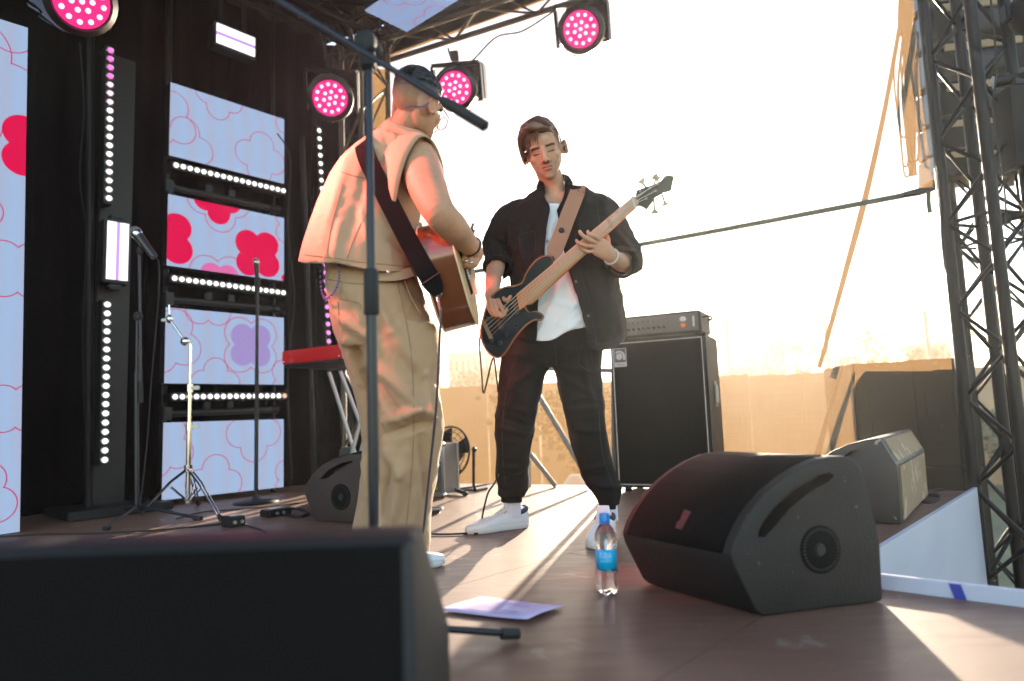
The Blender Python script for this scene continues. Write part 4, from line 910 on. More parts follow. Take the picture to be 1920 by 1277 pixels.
def microphone(a, b, label):
    u = unit(b - a); L = np.linalg.norm(b - a); r_ = thing('microphone', a, label, 'microphone'); ax = frame(u); k = L / .19
    MB().ell(a + u * .02 * k, (.026 * k, .026 * k, .026 * k), ax).build('head_grille', MICG, r_); MB().lathe([(.0262 * k, .028 * k), (.0275 * k, .031 * k), (.0275 * k, .036 * k), (.0235 * k, .05 * k)], a, ax).build('collar', CHR, r_); MB().lathe([(.0235 * k, .05 * k), (.019 * k, .12 * k), (.0165 * k, .185 * k)], a, ax).build('handle', MICB, r_); return r_
mm = microphone(q2(249, 428), q2(291, 484), 'tilted microphone held beside the white strobe'); MB().ell(q2(262, 470), (.02, .02, .03)).build('mic_clip', RUB, s2)
mb = MB(); mb.tube(catmull([q2(291, 484), q2(298, 495), q2(297, 560), q2(285, 700), q2(275, 840), q2(262, 950)], 6), .0035, n=6); tag(mb.build('microphone_cable', RUB), 'thin black cable hanging from the tilted microphone beside the strobe', 'cable')
# straight stand with round base
rb = gnd(480, 943); q3 = lambda px, py: onp(px, py, rb, np.array([0, 1., 0]))
s3 = thing('microphone_stand', rb, 'straight black microphone stand with a round base in front of the screens', 'microphone stand')
MB().lathe([(.145, 0), (.15, .006), (.14, .016), (.03, .03), (.02, .05)], rb, n=36).build('round_base', BLK, s3); zz = q3(478, 690)[2]
MB().cyl(rb + UP * .04, rb + UP * zz, .0135, n=14).build('lower_tube', BLK, s3); zt3 = q3(477, 520)[2]; MB().cyl(rb + UP * zz, rb + UP * zt3, .011, n=14).build('upper_tube', BLK, s3); MB().cyl(rb + UP * (zt3 - .10), rb + UP * zt3, .019, n=14).build('grip_clutch', RUB, s3)
microphone(rb + UP * (zt3 + .13) - np.array([0, .03, 0]), rb + UP * (zt3 - .02), 'microphone upright on the round based stand in front of the screens')
# ================================================================== keyboard on stand
RED = pbr('red_lacquer', (.55, .008, .012), .35, coat=.3); GRY = pbr('grey_end_cheek', (.35, .34, .33), .5)
ka = at(528, 671, 4.55); kb = at(640, 664, 4.25); kx = unit((kb - ka) * np.array([1, 1, 0])); ky = np.array([-kx[1], kx[0], 0]); kw = np.linalg.norm((kb - ka)[:2])
kz = ka[2]; kk = thing('keyboard', ka, 'red stage keyboard on a folding stand behind the guitar player', 'keyboard'); Lk = .85
MB().box(ka + kx * kw / 2 + ky * .16, (kw, .32, .088), (kx, ky, UP), bev=.006).build('body', RED, kk)
MB().box(ka + kx * (kw + .012) + ky * .16, (.022, .32, .088), (kx, ky, UP), bev=.004).build('end_cheek', GRY, kk)
MB().box(ka + kx * kw / 2 + ky * .16 - UP * .056, (kw * .94, .30, .022), (kx, ky, UP), bev=.004).build('bottom_tray', BLK, kk)
for i in range(14): MB().box(ka + kx * (.03 + i * (kw - .05) / 14) + ky * .24 + UP * .048, ((kw - .06) / 15, .13, .012), (kx, ky, UP), bev=.002).build('key', WHT, kk)
for x in (.02, kw - .02): MB().ell(ka + kx * x - ky * .002 - UP * .03, (.006, .003, .006), nu=8, nv=5).build('screw', CHR, kk)
ks = thing('keyboard_stand', gnd(640, 935), 'silver crossed legs of the keyboard stand behind the guitar player', 'stand')
g1, g2 = gnd(688, 925), gnd(655, 930)
for a, b in (((617, 698), g1), ((637, 694), g1 + np.array([.14, 0, 0])), ((700, 700), gnd(640, 930)), ((716, 700), gnd(655, 934))):
    p = onp(*a, g1, np.array([0, 1., 0])); MB().tube([p, b + UP * .02], .014, n=8).build('leg', STEEL, ks)
c_ = onp(650, 850, g1, np.array([0, 1., 0])); MB().box(c_, (.10, .06, .09), bev=.012).build('joint', BLK, ks)
MB().box(onp(668, 690, g1, np.array([0, 1., 0])) + np.array([0, -.02, 0]), (.42, .05, .03), bev=.005).build('crossbar', BLK, ks)
# ================================================================== fan, case, small floor gear
fc = at(845, 848, 5.0); fr = .185; fz = fc[2]; fn = unit(np.array([-.55, -.85, .12])); ax = frame(fn, UP)
fan = thing('floor_fan', fc * np.array([1, 1, 0]), 'black drum floor fan with wire cage standing by the scrim', 'fan')
for r in (1., .80, .6, .42): MB().tube([fc + fn * (.05 - .03 * r) + (ax[0] * math.cos(a) + ax[1] * math.sin(a)) * fr * r for a in np.linspace(0, 6.2832, 33)[:-1]], .0035 if r < 1 else .008, n=5, closed=True).build('cage_ring', BLKM, fan)
for a in np.arange(22) / 22 * 6.2832: MB().tube([fc + fn * .045 + (ax[0] * math.cos(a) + ax[1] * math.sin(a)) * fr * .2, fc + fn * .05 + (ax[0] * math.cos(a) + ax[1] * math.sin(a)) * fr * .6, fc + fn * .01 + (ax[0] * math.cos(a) + ax[1] * math.sin(a)) * fr], .0022, n=4).build('cage_wire', BLKM, fan)
MB().lathe([(.075, -.06), (.08, .02), (.06, .05), (.01, .055)], fc, ax, n=24).build('hub', BLK, fan)
for k in range(4):
    a = k * 1.571 + .4; u = ax[0] * math.cos(a) + ax[1] * math.sin(a); v = np.cross(fn, u); MB().prism([fc + u * .05 - v * .03, fc + u * fr * .9 - v * .075, fc + u * fr * .92 + v * .05, fc + u * .05 + v * .03], fn * .004).build('blade', BLKM, fan, smooth=False)
fx = unit(np.cross(fn, UP)); fb = fc * np.array([1, 1, 0])
for s in (-1, 1): MB().tube([fb + fx * s * (fr + .03) - unit(fn * np.array([1, 1, 0])) * .14 + UP * .012, fb + fx * s * (fr + .03) + UP * .012, fb + fx * s * (fr + .03) + unit(fn * np.array([1, 1, 0])) * .02 + UP * .05, fc + fx * s * (fr + .025) + UP * .02], .011, n=8).build('stand_tube', BLKM, fan); MB().ell(fc + fx * s * (fr + .03) + UP * .02, (.02, .02, .02), nu=10, nv=6).build('tilt_knob', BLK, fan)
MB().cyl(fb + fx * (fr + .03) + UP * .012, fb - fx * (fr + .03) + UP * .012, .011, n=8).build('stand_foot', BLKM, fan)
cx = at(820, 858, 4.75); cc_ = cx * np.array([1, 1, 0]); r_ = thing('flight_case', cc_, 'small grey flight case with metal edges standing beside the floor fan', 'case')
CAS = pbr('grey_case_laminate', (.13, .125, .12), .5); ux, uy = unit([1, -.25, 0]), unit([.25, 1, 0]); cw_, chh = .19, .335; z_ = at(820, 902, 4.75)[2]; z_ = .02
MB().box(cc_ + UP * (z_ + chh / 2), (cw_, .30, chh), (ux, uy, UP), bev=.004).build('shell', CAS, r_)
for s in (-1, 1):
    for t_ in (-1, 1): MB().box(cc_ + ux * s * cw_ / 2 + uy * t_ * .15 + UP * (z_ + chh / 2), (.02, .02, chh + .01), (ux, uy, UP), bev=.003).build('edge_profile', STEEL, r_)
for z in (z_ + .005, z_ + chh * .70, z_ + chh * .80, z_ + chh): MB().box(cc_ - uy * .151 + UP * z, (cw_, .018, .026), (ux, uy, UP), bev=.003).build('edge_profile', STEEL, r_)
for s in (-1, 1):
    for z in (z_, z_ + chh): MB().ell(cc_ + ux * s * cw_ / 2 - uy * .15 + UP * z, (.02, .02, .02), nu=10, nv=6).build('ball_corner', CHR, r_)
YEL = pbr('yellow_sticker', (.65, .55, .03), .5); tr_ = cc_ - uy * .1515 + ux * .02 + UP * (z_ + .035); MB().prism([tr_ - ux * .035, tr_ + ux * .035, tr_ + UP * .12], -uy * .001).build('warning_sticker', YEL, r_, smooth=False)
text_mesh('lettering', 'Audac', .026, LTR, r_, cc_ - uy * .1518 + ux * .045 + UP * (z_ + .20), ux, UP)
# tripod foot beside the case
tb = gnd(800, 912); tf = thing('tripod_stand', tb, 'black folding stand foot showing beside the right trouser leg of the guitar player', 'stand')
for e_ in ((872, 930), (760, 925), (805, 895)): g_ = gnd(*e_) + UP * .016; MB().cyl(tb + UP * .075, g_, .014, n=10).build('leg', BLK, tf); MB().ell(g_, (.022, .022, .018), nu=10, nv=6).build('rubber_foot', RUB, tf)
MB().cyl(tb + UP * .05, tb + UP * .9, .014, n=12).build('tube', BLK, tf)
fp = gnd(806, 962); fo_ = thing('foot_pedal', fp, 'small metal rimmed foot pedal on the floor by the right trouser leg', 'pedal'); MB().box(fp + UP * .012, (.13, .08, .018), bev=.008).build('base', BLK, fo_); MB().tube([fp + np.array([.07 * math.cos(a), .045 * math.sin(a), .024]) for a in np.linspace(0, 6.2832, 21)[:-1]], .007, n=6, closed=True).build('rim', STEEL, fo_)
for px, py, s, lb_ in ((437, 977, (.085, .11, .055), 'small black box with a cable beside the chrome stand foot'), (517, 957, (.15, .10, .04), 'flat black junction box between the round base and the monitor wedge')):
    p = gnd(px, py + 10); r_ = thing('junction_box', p, lb_, 'box'); MB().box(p + UP * s[2] / 2, s, (D1, -D2, UP), bev=.006).build('case', BLK, r_); MB().box(p + UP * (s[2] + .002), (s[0] * .6, s[1] * .5, .004), (D1, -D2, UP), bev=.001).build('label_plate', STEEL, r_)
    for k in (-1, 1): MB().cyl(p + D2 * s[1] * .5 + D1 * k * .02 + UP * s[2] * .5, p + D2 * (s[1] * .5 + .012) + D1 * k * .02 + UP * s[2] * .5, .009, n=10).build('socket', STEEL, r_)
# cables on the floor
def cable(pts, r, label, z=.006):
    P_ = [gnd(px, py) + UP * z for px, py in pts]; mb = MB(); mb.tube(catmull(P_, 6), r, n=7); tag(mb.build('floor_cable', RUB), label, 'cable')
cable([(-20, 1010), (80, 1004), (180, 1002), (300, 996), (400, 986), (440, 982)], .005, 'long dark cable lying along the floor in front of the tall left screen')
cable([(448, 984), (470, 990), (490, 996), (512, 1010)], .0045, 'short cable leading from the small black box towards the foreground wedge')
cable([(540, 952), (575, 962), (560, 970), (530, 962), (560, 955), (580, 966), (555, 972), (525, 965)], .005, 'loosely coiled black cable beside the small monitor wedge')
cable([(330, 975), (380, 962), (430, 958), (500, 952), (560, 945)], .004, 'thin cable running along the floor behind the chrome stand')
cable([(810, 918), (840, 920), (900, 912), (930, 905), (960, 900)], .006, 'dark cable on the floor running from the fan towards the bass player')
cable([(810, 1004), (850, 1004), (890, 1000), (888, 990), (898, 988), (905, 998), (890, 1004)], .0045, 'black instrument cable looping by the white shoe of the bass player')
cable([(1715, 935), (1740, 930), (1762, 934), (1745, 944), (1722, 940), (1735, 925), (1770, 920)], .009, 'coiled black cable on the floor behind the smaller right wedge')
# railing by the scrim
RAL = pbr('grey_railing_paint', (.20, .18, .16), .5)
ra_ = gnd(990, 913); rl_ = thing('stage_railing', ra_, 'grey metal railing with slanting braces between the legs of the bass player', 'railing')
rq = lambda px, py: onp(px, py, ra_, SN)
for a, b, r in (((986, 540), (991, 913), .020), ((968, 672), (1108, 905), .020), ((995, 852), (1042, 912), .018), ((1150, 690), (1152, 920), .018), ((985, 690), (1150, 695), .016), ((991, 780), (1000, 790), .016)):
    MB().cyl(rq(*a), rq(*b), r, n=10).build('rail' if a != (986, 540) else 'post', RAL, rl_)
# ================================================================== people
def fuse(mb, voxel, smooth_it=3, factor=.5):
    """one continuous surface from overlapping closed shapes"""
    me = bpy.data.meshes.new('tmp'); me.from_pydata(mb.v, [], mb.f)
    bm = bmesh.new(); bm.from_mesh(me); bmesh.ops.recalc_face_normals(bm, faces=bm.faces); bm.to_mesh(me); bm.free()
    o = bpy.data.objects.new('tmp', me); COL.objects.link(o)
    r_ = o.modifiers.new('r', 'REMESH'); r_.mode = 'VOXEL'; r_.voxel_size = voxel
    s_ = o.modifiers.new('s', 'SMOOTH'); s_.factor = factor; s_.iterations = smooth_it
    dg = bpy.context.evaluated_depsgraph_get(); dg.update(); m2 = bpy.data.meshes.new_from_object(o.evaluated_get(dg))
    n = len(m2.vertices); co = np.empty(n * 3, np.float32); m2.vertices.foreach_get('co', co); co = co.reshape(-1, 3).astype(float)
    fs = [tuple(p.vertices) for p in m2.polygons]
    bpy.data.objects.remove(o)
    return co, fs
def normals(co, fs):
    F = np.array([f if len(f) == 4 else (f[0], f[1], f[2], f[2]) for f in fs]); a = co[F[:, 2]] - co[F[:, 0]]; b = co[F[:, 3]] - co[F[:, 1]]
    tri = F[:, 2] == F[:, 3]; b[tri] = co[F[tri, 2]] - co[F[tri, 1]]; a[tri] = co[F[tri, 1]] - co[F[tri, 0]]
    n = np.cross(a, b); N = np.zeros_like(co)
    for k in range(4): np.add.at(N, F[:, k], n)
    return N / np.maximum(np.linalg.norm(N, axis=1, keepdims=True), 1e-9)
def folds(co, fs, lines, amt=1.):
    """lines: (x0,y0,x1,y1,width,height mm): soft cloth ridges (+) and valleys (-) on the side that faces the viewer"""
    N = normals(co, fs); P = pix(co); tv = CC - co; face = np.clip((N * tv).sum(1) / np.linalg.norm(tv, axis=1) * 2, 0, 1)
    D = np.zeros(len(co))
    for x0, y0, x1, y1, wd, hh in lines:
        a = np.array([x0, y0]); b = np.array([x1, y1]); ab = b - a; L = ab @ ab
        t = ((P - a) @ ab) / L; tc = np.clip(t, 0, 1); dd = np.linalg.norm(P - a - tc[:, None] * ab, axis=1)
        D += hh * .001 * np.exp(-(dd / wd) ** 2) * np.where((t > 0) & (t < 1), np.clip(np.sin(np.pi * np.clip(t, .08, .92)) * 1.6, 0, 1), .4)
    return co + N * (D * face * amt)[:, None]
def ripple(co, fs, amp, sc, seed=0, stretch=(1, 1, 1)):
    N = normals(co, fs); off = Vector((seed * 3.7, seed * 1.3, seed)); D = np.array([noise.noise(Vector((p[0] * sc * stretch[0], p[1] * sc * stretch[1], p[2] * sc * stretch[2])) + off) for p in co])
    return co + N * (D * amp)[:, None]
def crumple(co, fs, amp, sc, seed=0, stretch=(1, 1, 1), rot=0.):
    N = normals(co, fs); off = Vector((seed * 5.1, seed * 2.3, seed * 1.7)); c, s = math.cos(rot), math.sin(rot); D = np.empty(len(co))
    for i, p in enumerate(co):
        x, z = p[0] * c - p[2] * s, p[0] * s + p[2] * c
        q = Vector((x * sc * stretch[0], p[1] * sc * stretch[1], z * sc * stretch[2])) + off
        n1 = noise.noise(q + noise.noise_vector(q * .5) * .6); D[i] = (1 - min(1, abs(n1) * 2.4)) ** 2 - .35
    return co + N * (D * amp)[:, None]
def soften_edge(co, fs, it=14):
    E = {}
    for f in fs:
        for i in range(len(f)):
            e = (f[i], f[(i + 1) % len(f)]); k = (min(e), max(e)); E[k] = E.get(k, 0) + 1
    nb = {}
    for (a, b), c in E.items():
        if c == 1: nb.setdefault(a, []).append(b); nb.setdefault(b, []).append(a)
    ids = [i for i in nb if len(nb[i]) == 2]
    if not ids: return co
    I = np.array(ids); A = np.array([nb[i][0] for i in ids]); B = np.array([nb[i][1] for i in ids]); co = co.copy()
    for _ in range(it): co[I] = .4 * co[I] + .3 * (co[A] + co[B])
    return co
from mathutils.bvhtree import BVHTree
def seams(name, co, fs, lines, mat, parent, r=.0014):
    tree = BVHTree.FromPolygons([tuple(p) for p in co], fs)
    for ln in lines:
        pts = []
        for p in catmull([np.array(q, float) for q in ln], 7):
            d = unit(ray(*p)); h = tree.ray_cast(Vector(CC), Vector(d))
            if h[0] is not None: pts.append(np.array(h[0]) - d * r * .4)
        if len(pts) > 3: MB().tube(pts, r, n=5).build(name, mat, parent)
def cut(co, fs, drop):
    """remove faces whose vertices all satisfy drop"""
    m = drop; keep = [f for f in fs if not all(m[i] for i in f)]
    used = sorted({i for f in keep for i in f}); mp = {i: k for k, i in enumerate(used)}
    fs = [tuple(mp[i] for i in f) for f in keep]
    return soften_edge(co[used], fs), fs
def mesh_obj(name, co, fs, mat, parent, thick=0., cols=None):
    mb = MB(); mb.v = [tuple(p) for p in co]; mb.f = list(fs); mb.m = [0] * len(fs)
    o = mb.build(name, mat, parent, sharp=180)
    if thick: s_ = o.modifiers.new('t', 'SOLIDIFY'); s_.thickness = thick; s_.offset = -1
    if cols is not None:
        a = o.data.color_attributes.new('Col', 'FLOAT_COLOR', 'POINT'); a.data.foreach_set('color', np.c_[cols, np.ones(len(cols))].astype(np.float32).ravel())
    return o
def inpoly(P, poly):
    x, y = P[:, 0], P[:, 1]; r = np.zeros(len(P), bool); n = len(poly)
    for i in range(n):
        x0, y0 = poly[i]; x1, y1 = poly[(i + 1) % n]
        c = ((y0 > y) != (y1 > y)) & (x < (x1 - x0) * (y - y0) / ((y1 - y0) or 1e-9) + x0); r ^= c
    return r
def ring(l, r, d, dh, dl=0., tilt=0.):
    """cloth ring between two seen points; dh half depth; dl extra distance at the right point"""
    a = at(*l, d - dl / 2); b = at(*r, d + dl / 2); return ((a + b) / 2, (b - a) / 2, unit(np.array([0, 1., tilt])) * dh)
SKIN = pbr('skin', (1, 1, 1), .58, var=.06, scale=60, bump=.10, bscale=500, attr=True, sss=.10, rvar=.06, spec=.3)
def build_head(mb, O, fw, up, k=1., nk=None):
    fw = unit(fw); rt = unit(np.cross(fw, up)); up = np.cross(rt, fw); ax = (rt, fw, up); T = lambda x, y, z: O + k * (rt * x + fw * y + up * z)
    E = lambda x, y, z, a, b, c, axx=None: mb.ell(T(x, y, z), (a * k, b * k, c * k), axx or ax, nu=24, nv=16)
    E(0, -.012, .048, .076, .096, .083); E(0, .030, .000, .063, .066, .075); E(0, .040, -.045, .054, .048, .050); E(0, .052, -.072, .042, .038, .034); E(0, .070, -.092, .024, .021, .019)
    for s in (-1, 1):
        E(s * .028, .036, -.030, .031, .046, .046); E(s * .034, .008, -.022, .035, .052, .056); E(s * .024, .044, -.062, .026, .036, .030)
        E(s * .041, .028, -.052, .016, .040, .028); E(s * .046, .054, -.016, .020, .024, .020); E(s * .031, .0795, .010, .0150, .0125, .0095)
        E(s * .030, .082, .033, .026, .011, .008); E(s * .0125, .098, -.030, .0085, .010, .0075); E(s * .060, -.02, .01, .016, .04, .05)
        e = unit(rt * s + fw * -.45); e2 = np.cross(up, e); E(s * .0865, -.012, .002, .0070, .017, .027, (e, unit(e2), up)); mb.tube([T(s * .0895, -.013, .002) + k * (e * .003 + unit(e2) * .017 * math.cos(q_) + up * (.027 - .004 * math.cos(q_)) * math.sin(q_)) for q_ in np.linspace(0, 6.2832, 21)[:-1]], .0052 * k, n=6, closed=True); E(s * .082, .004, -.014, .006, .008, .014, (e, unit(e2), up)); E(s * .079, -.006, -.004, .012, .010, .018)
    E(0, .077, .052, .046, .018, .032); mb.limb([T(0, .086, .030), T(0, .098, .008), T(0, .110, -.012), T(0, .114, -.024)], [.0095 * k, .0085 * k, .0105 * k, .0125 * k], n=14)
    E(0, .092, -.0495, .021, .0095, .0058); E(0, .0905, -.0635, .0185, .0100, .0068); E(0, .084, -.056, .026, .008, .02)
    return T
def head_cols(co, T0_, O, fw, up, k, base, brow, lip, stub, side=None):
    fw = unit(fw); rt = unit(np.cross(fw, up)); up = np.cross(rt, fw); q = (co - O) / k; x, y, z = q @ rt, q @ fw, q @ up; ax_ = np.abs(x)
    C = np.tile(np.array(base), (len(co), 1)); 
    def mix(m, col): C[:] = C * (1 - m[:, None]) + np.array(col) * m[:, None]
    g = lambda v, a, b: np.clip(1 - np.abs(v - a) / b, 0, 1)
    head = (np.abs(z) < .14) & (y > -.12) & (y < .14) & (ax_ < .1)
    front = head & (y > .045)
    mix(front * np.clip((-z - .030) / .02, 0, 1) * (ax_ < .06) * stub * .6, (.16, .10, .08)); mix(front * g(z, -.040, .008) * (ax_ < .026) * stub, (.14, .09, .07))
    zb = .0275 + .10 * np.clip(ax_ - .012, 0, .026) - .3 * np.clip(ax_ - .040, 0, 1); mix(front * (y > .055) * np.clip(g(z, zb, .0075) * 1.6, 0, 1) * ((ax_ > .012) & (ax_ < .053)) * .9, brow)
    mix(front * g(z, .0035, .0042) * ((ax_ > .016) & (ax_ < .047)), (.03, .02, .018)); mix(front * g(z, .016, .012) * ((ax_ > .013) & (ax_ < .048)) * .55, (.15, .07, .05))  # lash line, then socket shade painted into the upper lid colour
    mix(front * (y > .06) * (ax_ < .024) * np.clip(g(z, -.0485, .006) + g(z, -.0635, .008), 0, 1) * .75, lip); mix(front * (y > .05) * (ax_ < .021) * np.clip(g(z, -.0560, .0034) * 1.5, 0, 1), (.06, .025, .02))
    mix(front * (y > .05) * (ax_ < .012) * g(z, -.0552, .0018) * .6, (.6, .5, .42)); mix(front * (z < -.027) * (z > -.037) * ((ax_ > .006) & (ax_ < .013)) * (y > .093) * .7, (.08, .03, .025))
    if side: mix(head * np.clip((z - .012 - .9 * np.clip(y - .01, 0, 1)) / .018, 0, 1) * np.clip((ax_ - .052) / .012, 0, 1) * (y < .052) * .85, side); mix(head * (z > .03) * (y < -.02) * .9, side)
    mix(head * (ax_ > .074) * (y < .03) * .35, (.62, .22, .12))
    nz = np.array([noise.noise(Vector(p * 14)) for p in co]); n2 = np.array([noise.noise(Vector(p * 55 + 9.)) for p in co])
    C *= (1 + .16 * nz + .08 * n2)[:, None] * np.array([1., 1., 1.]) + np.outer(nz, np.array([.04, -.05, -.07])); C = np.clip(C, .005, 1)
    return C
def fingers(mb, chains, r0=.0088):
    for ch, rr in chains: mb.limb([at(*p) for p in ch], [rr, rr * .98, rr * .90, rr * .78][:len(ch)], n=10, sub=3)
# ------------------------------------------------------------------ bass player
BD = 3.05
HO = at(1021, 287, 3.02); Hf = unit(unit(CC - HO) + CR * -.02 + CU * -.03); Hu = unit(CU * 53 - CR * 13)
bp = thing('person', gnd(1050, 985), 'man in a black overshirt and white T-shirt looking down while playing a bass guitar', 'person')
mb = MB(); T_ = build_head(mb, HO, Hf, Hu, 1.02)
mb.limb([at(1024, 310, 3.06), at(1036, 348, 3.09), at(1040, 385, 3.10)], [.056, .055, .070], n=20)
mb.loft([ring((1010, 372), (1070, 366), 3.10, .06), ring((962, 398), (1128, 385), 3.10, .075), ring((965, 470), (1135, 465), 3.09, .09), ring((972, 560), (1130, 560), 3.08, .085), ring((968, 640), (1118, 640), 3.08, .09)])
# right arm (left in the picture)
mb.limb([at(962, 405, 3.10), at(936, 465, 3.16), at(930, 497, 3.05), at(925, 530, 2.94), at(924, 545, 2.90)], [.052, .045, .042, .034, .029], n=28)
mb.loft([(at(924, 538, 2.905), CR * .027, CF * .024), (at(925, 555, 2.875), CR * .037, CF * .019), (at(932, 571, 2.85), CR * .036, CF * .015), (at(936, 578, 2.84), CR * .030, CF * .012)], n=18, pw=2.2)
fingers(mb, [([(919, 560, 2.845), (922, 580, 2.825), (933, 592, 2.812), (941, 588, 2.808)], .0092), ([(926, 563, 2.840), (932, 583, 2.815), (941, 594, 2.805), (947, 588, 2.803)], .0094), ([(934, 562, 2.838), (941, 578, 2.812), (945, 586, 2.803), (950, 580, 2.80)], .0090), ([(915, 556, 2.86), (915, 576, 2.845), (923, 590, 2.83), (930, 592, 2.825)], .0080), ([(938, 545, 2.865), (946, 562, 2.835), (951, 563, 2.82), (957, 556, 2.81)], .0098)])
# left arm (right in the picture)
mb.limb([at(1128, 395, 3.10), at(1158, 455, 3.06), at(1182, 490, 2.99), at(1165, 492, 2.93), at(1146, 480, 2.86)], [.052, .046, .044, .040, .030], n=28)
ux_ = unit(at(1108, 455, 2.80) - at(1148, 482, 2.86)); sy = unit(np.cross(ux_, CF)); sz = np.cross(ux_, sy)
mb.loft([(at(1149, 482, 2.86), sy * .027, sz * .021), (at(1138, 473, 2.835), sy * .036, sz * .018), (at(1124, 463, 2.81), sy * .041, sz * .016), (at(1117, 458, 2.80), sy * .038, sz * .012)], n=18, pw=2.2)
fingers(mb, [([(1127, 450, 2.805), (1116, 444, 2.772), (1103, 438, 2.762), (1102, 434, 2.770)], .0092), ([(1118, 455, 2.800), (1104, 450, 2.765), (1091, 440, 2.757), (1087, 434, 2.768)], .0095), ([(1114, 462, 2.80), (1098, 461, 2.768), (1085, 456, 2.758), (1081, 451, 2.768)], .0090), ([(1116, 470, 2.81), (1101, 472, 2.788), (1090, 466, 2.775), (1086, 460, 2.775)], .0080), ([(1141, 462, 2.85), (1140, 448, 2.865), (1136, 440, 2.87), (1126, 436, 2.875)], .0105)])
co, fs = fuse(mb, .0030, 4, .5); C = head_cols(co, None, HO, Hf, Hu, 1.02, (.50, .285, .185), (.055, .028, .018), (.46, .17, .14), .6, (.10, .055, .032))
mesh_obj('body', co, fs, SKIN, bp, cols=C)
# T-shirt
TEE = pbr('white_cotton', (.78, .78, .80), .85, var=.03, bump=.15, bscale=300)
mb = MB(); mb.loft([ring((1012, 376), (1068, 370), 3.085, .066), ring((966, 405), (1122, 392), 3.085, .092), ring((962, 470), (1140, 465), 3.075, .110), ring((970, 560), (1136, 560), 3.06, .112), ring((965, 640), (1124, 630), 3.05, .125), ring((965, 665), (1124, 655), 3.05, .125)], n=40)
co, fs = fuse(mb, .008, 2); co = folds(co, fs, [(1060, 520, 1020, 600, 5, 7), (1085, 560, 1040, 620, 5, 8), (1045, 520, 1015, 570, 4, -6), (1070, 590, 1030, 632, 4, -6), (1030, 420, 1045, 500, 4, 5), (1095, 590, 1060, 620, 4, 6)]); co = crumple(co, fs, .009, 11, 15, (1.3, 1, .7), .7)
P = pix(co); hem = np.interp(P[:, 0], [960, 1007, 1035, 1065, 1100, 1130], [625, 637, 636, 618, 611, 618]); co, fs = cut(co, fs, (P[:, 1] > hem) | (P[:, 1] < 384) & (np.abs(P[:, 0] - 1040) < 26)); mesh_obj('t_shirt', co, fs, TEE, bp, .003)
# overshirt
JKT = pbr('black_overshirt_cotton', (.012, .011, .010), .85, bump=.25, bscale=400, var=.2, spec=.25)
mb = MB(); mb.loft([ring((1004, 358), (1074, 350), 3.10, .072), ring((975, 378), (1112, 362), 3.10, .095), ring((948, 408), (1146, 392), 3.09, .120), ring((956, 465), (1152, 455), 3.08, .135), ring((958, 520), (1160, 520), 3.07, .138), ring((957, 580), (1170, 580), 3.06, .145), ring((957, 640), (1174, 640), 3.05, .150), ring((957, 670), (1174, 668), 3.05, .150)], n=44)
mb.limb([at(972, 400, 3.10), at(950, 425, 3.12), at(931, 464, 3.15), at(933, 487, 3.07), at(934, 503, 3.02)], [.070, .078, .068, .061, .058], n=20)
mb.limb([at(1120, 390, 3.10), at(1146, 425, 3.08), at(1170, 472, 3.02), at(1180, 489, 2.98), at(1166, 492, 2.93)], [.070, .080, .074, .066, .060], n=20)
co, fs = fuse(mb, .008, 3)
co = folds(co, fs, [(975, 420, 990, 520, 7, 8), (1000, 430, 1005, 540, 6, -6), (930, 440, 965, 470, 6, 9), (915, 462, 955, 480, 5, -8), (912, 475, 950, 492, 5, 9), (1150, 430, 1185, 470, 6, 8), (1140, 450, 1180, 495, 5, -8), (1160, 470, 1192, 480, 5, 9), (1110, 420, 1130, 520, 8, 8), (1125, 520, 1150, 640, 9, 9), (1105, 530, 1125, 640, 7, -8), (1150, 560, 1170, 640, 6, 8), (975, 540, 985, 620, 6, 8), (1090, 400, 1080, 480, 6, 6)], 1.5)
co = ripple(co, fs, .006, 9, 2); co = crumple(co, fs, .008, 7, 12, (1.2, 1, .7), .5); co = crumple(co, fs, .004, 22, 13, (1.2, 1, .7), -.5)
P = pix(co); N = normals(co, fs); fr_ = (N * (CC - co)).sum(1) > .0
op = inpoly(P, [(1022, 330), (1018, 372), (1030, 385), (1022, 430), (1018, 500), (1008, 560), (1004, 650), (1004, 760), (1110, 760), (1101, 614), (1085, 556), (1064, 495), (1052, 430), (1046, 392), (1062, 368), (1066, 330)])
drop = fr_ & op; hem = np.interp(P[:, 0], [950, 1004, 1100, 1120, 1150, 1165, 1180], [628, 642, 652, 657, 652, 640, 622]); drop |= P[:, 1] > hem
dd = np.linalg.norm(co - at(1040, 342, 3.10), axis=1); drop |= (P[:, 1] < 366) & (dd < .085)
# cuff openings
cA = at(934, 503, 3.02); aA = unit(at(934, 503, 3.02) - at(933, 487, 3.07)); drop |= (((co - cA) @ aA) > -.004) & (np.linalg.norm(co - cA, axis=1) < .085) & (P[:, 0] < 958)
cB = at(1166, 492, 2.93); aB = unit(at(1166, 492, 2.93) - at(1180, 489, 2.98)); drop |= (((co - cB) @ aB) > .004) & (np.linalg.norm(co - cB, axis=1) < .080) & (P[:, 0] > 1120)
co, fs = cut(co, fs, drop); jk = mesh_obj('overshirt', co, fs, JKT, bp, .006)
SEB = pbr('black_thread', (.022, .020, .019), .8); seams('seam', co, fs, [[(974, 440), (988, 437), (1003, 436), (1003, 470), (990, 484), (977, 476), (974, 440)], [(962, 396), (955, 425), (958, 455)], [(1118, 384), (1124, 420), (1120, 450)], [(1078, 440), (1086, 500), (1104, 562), (1120, 648)], [(962, 500), (960, 560)], [(1108, 640), (1135, 645), (1165, 632)]], SEB, jk)
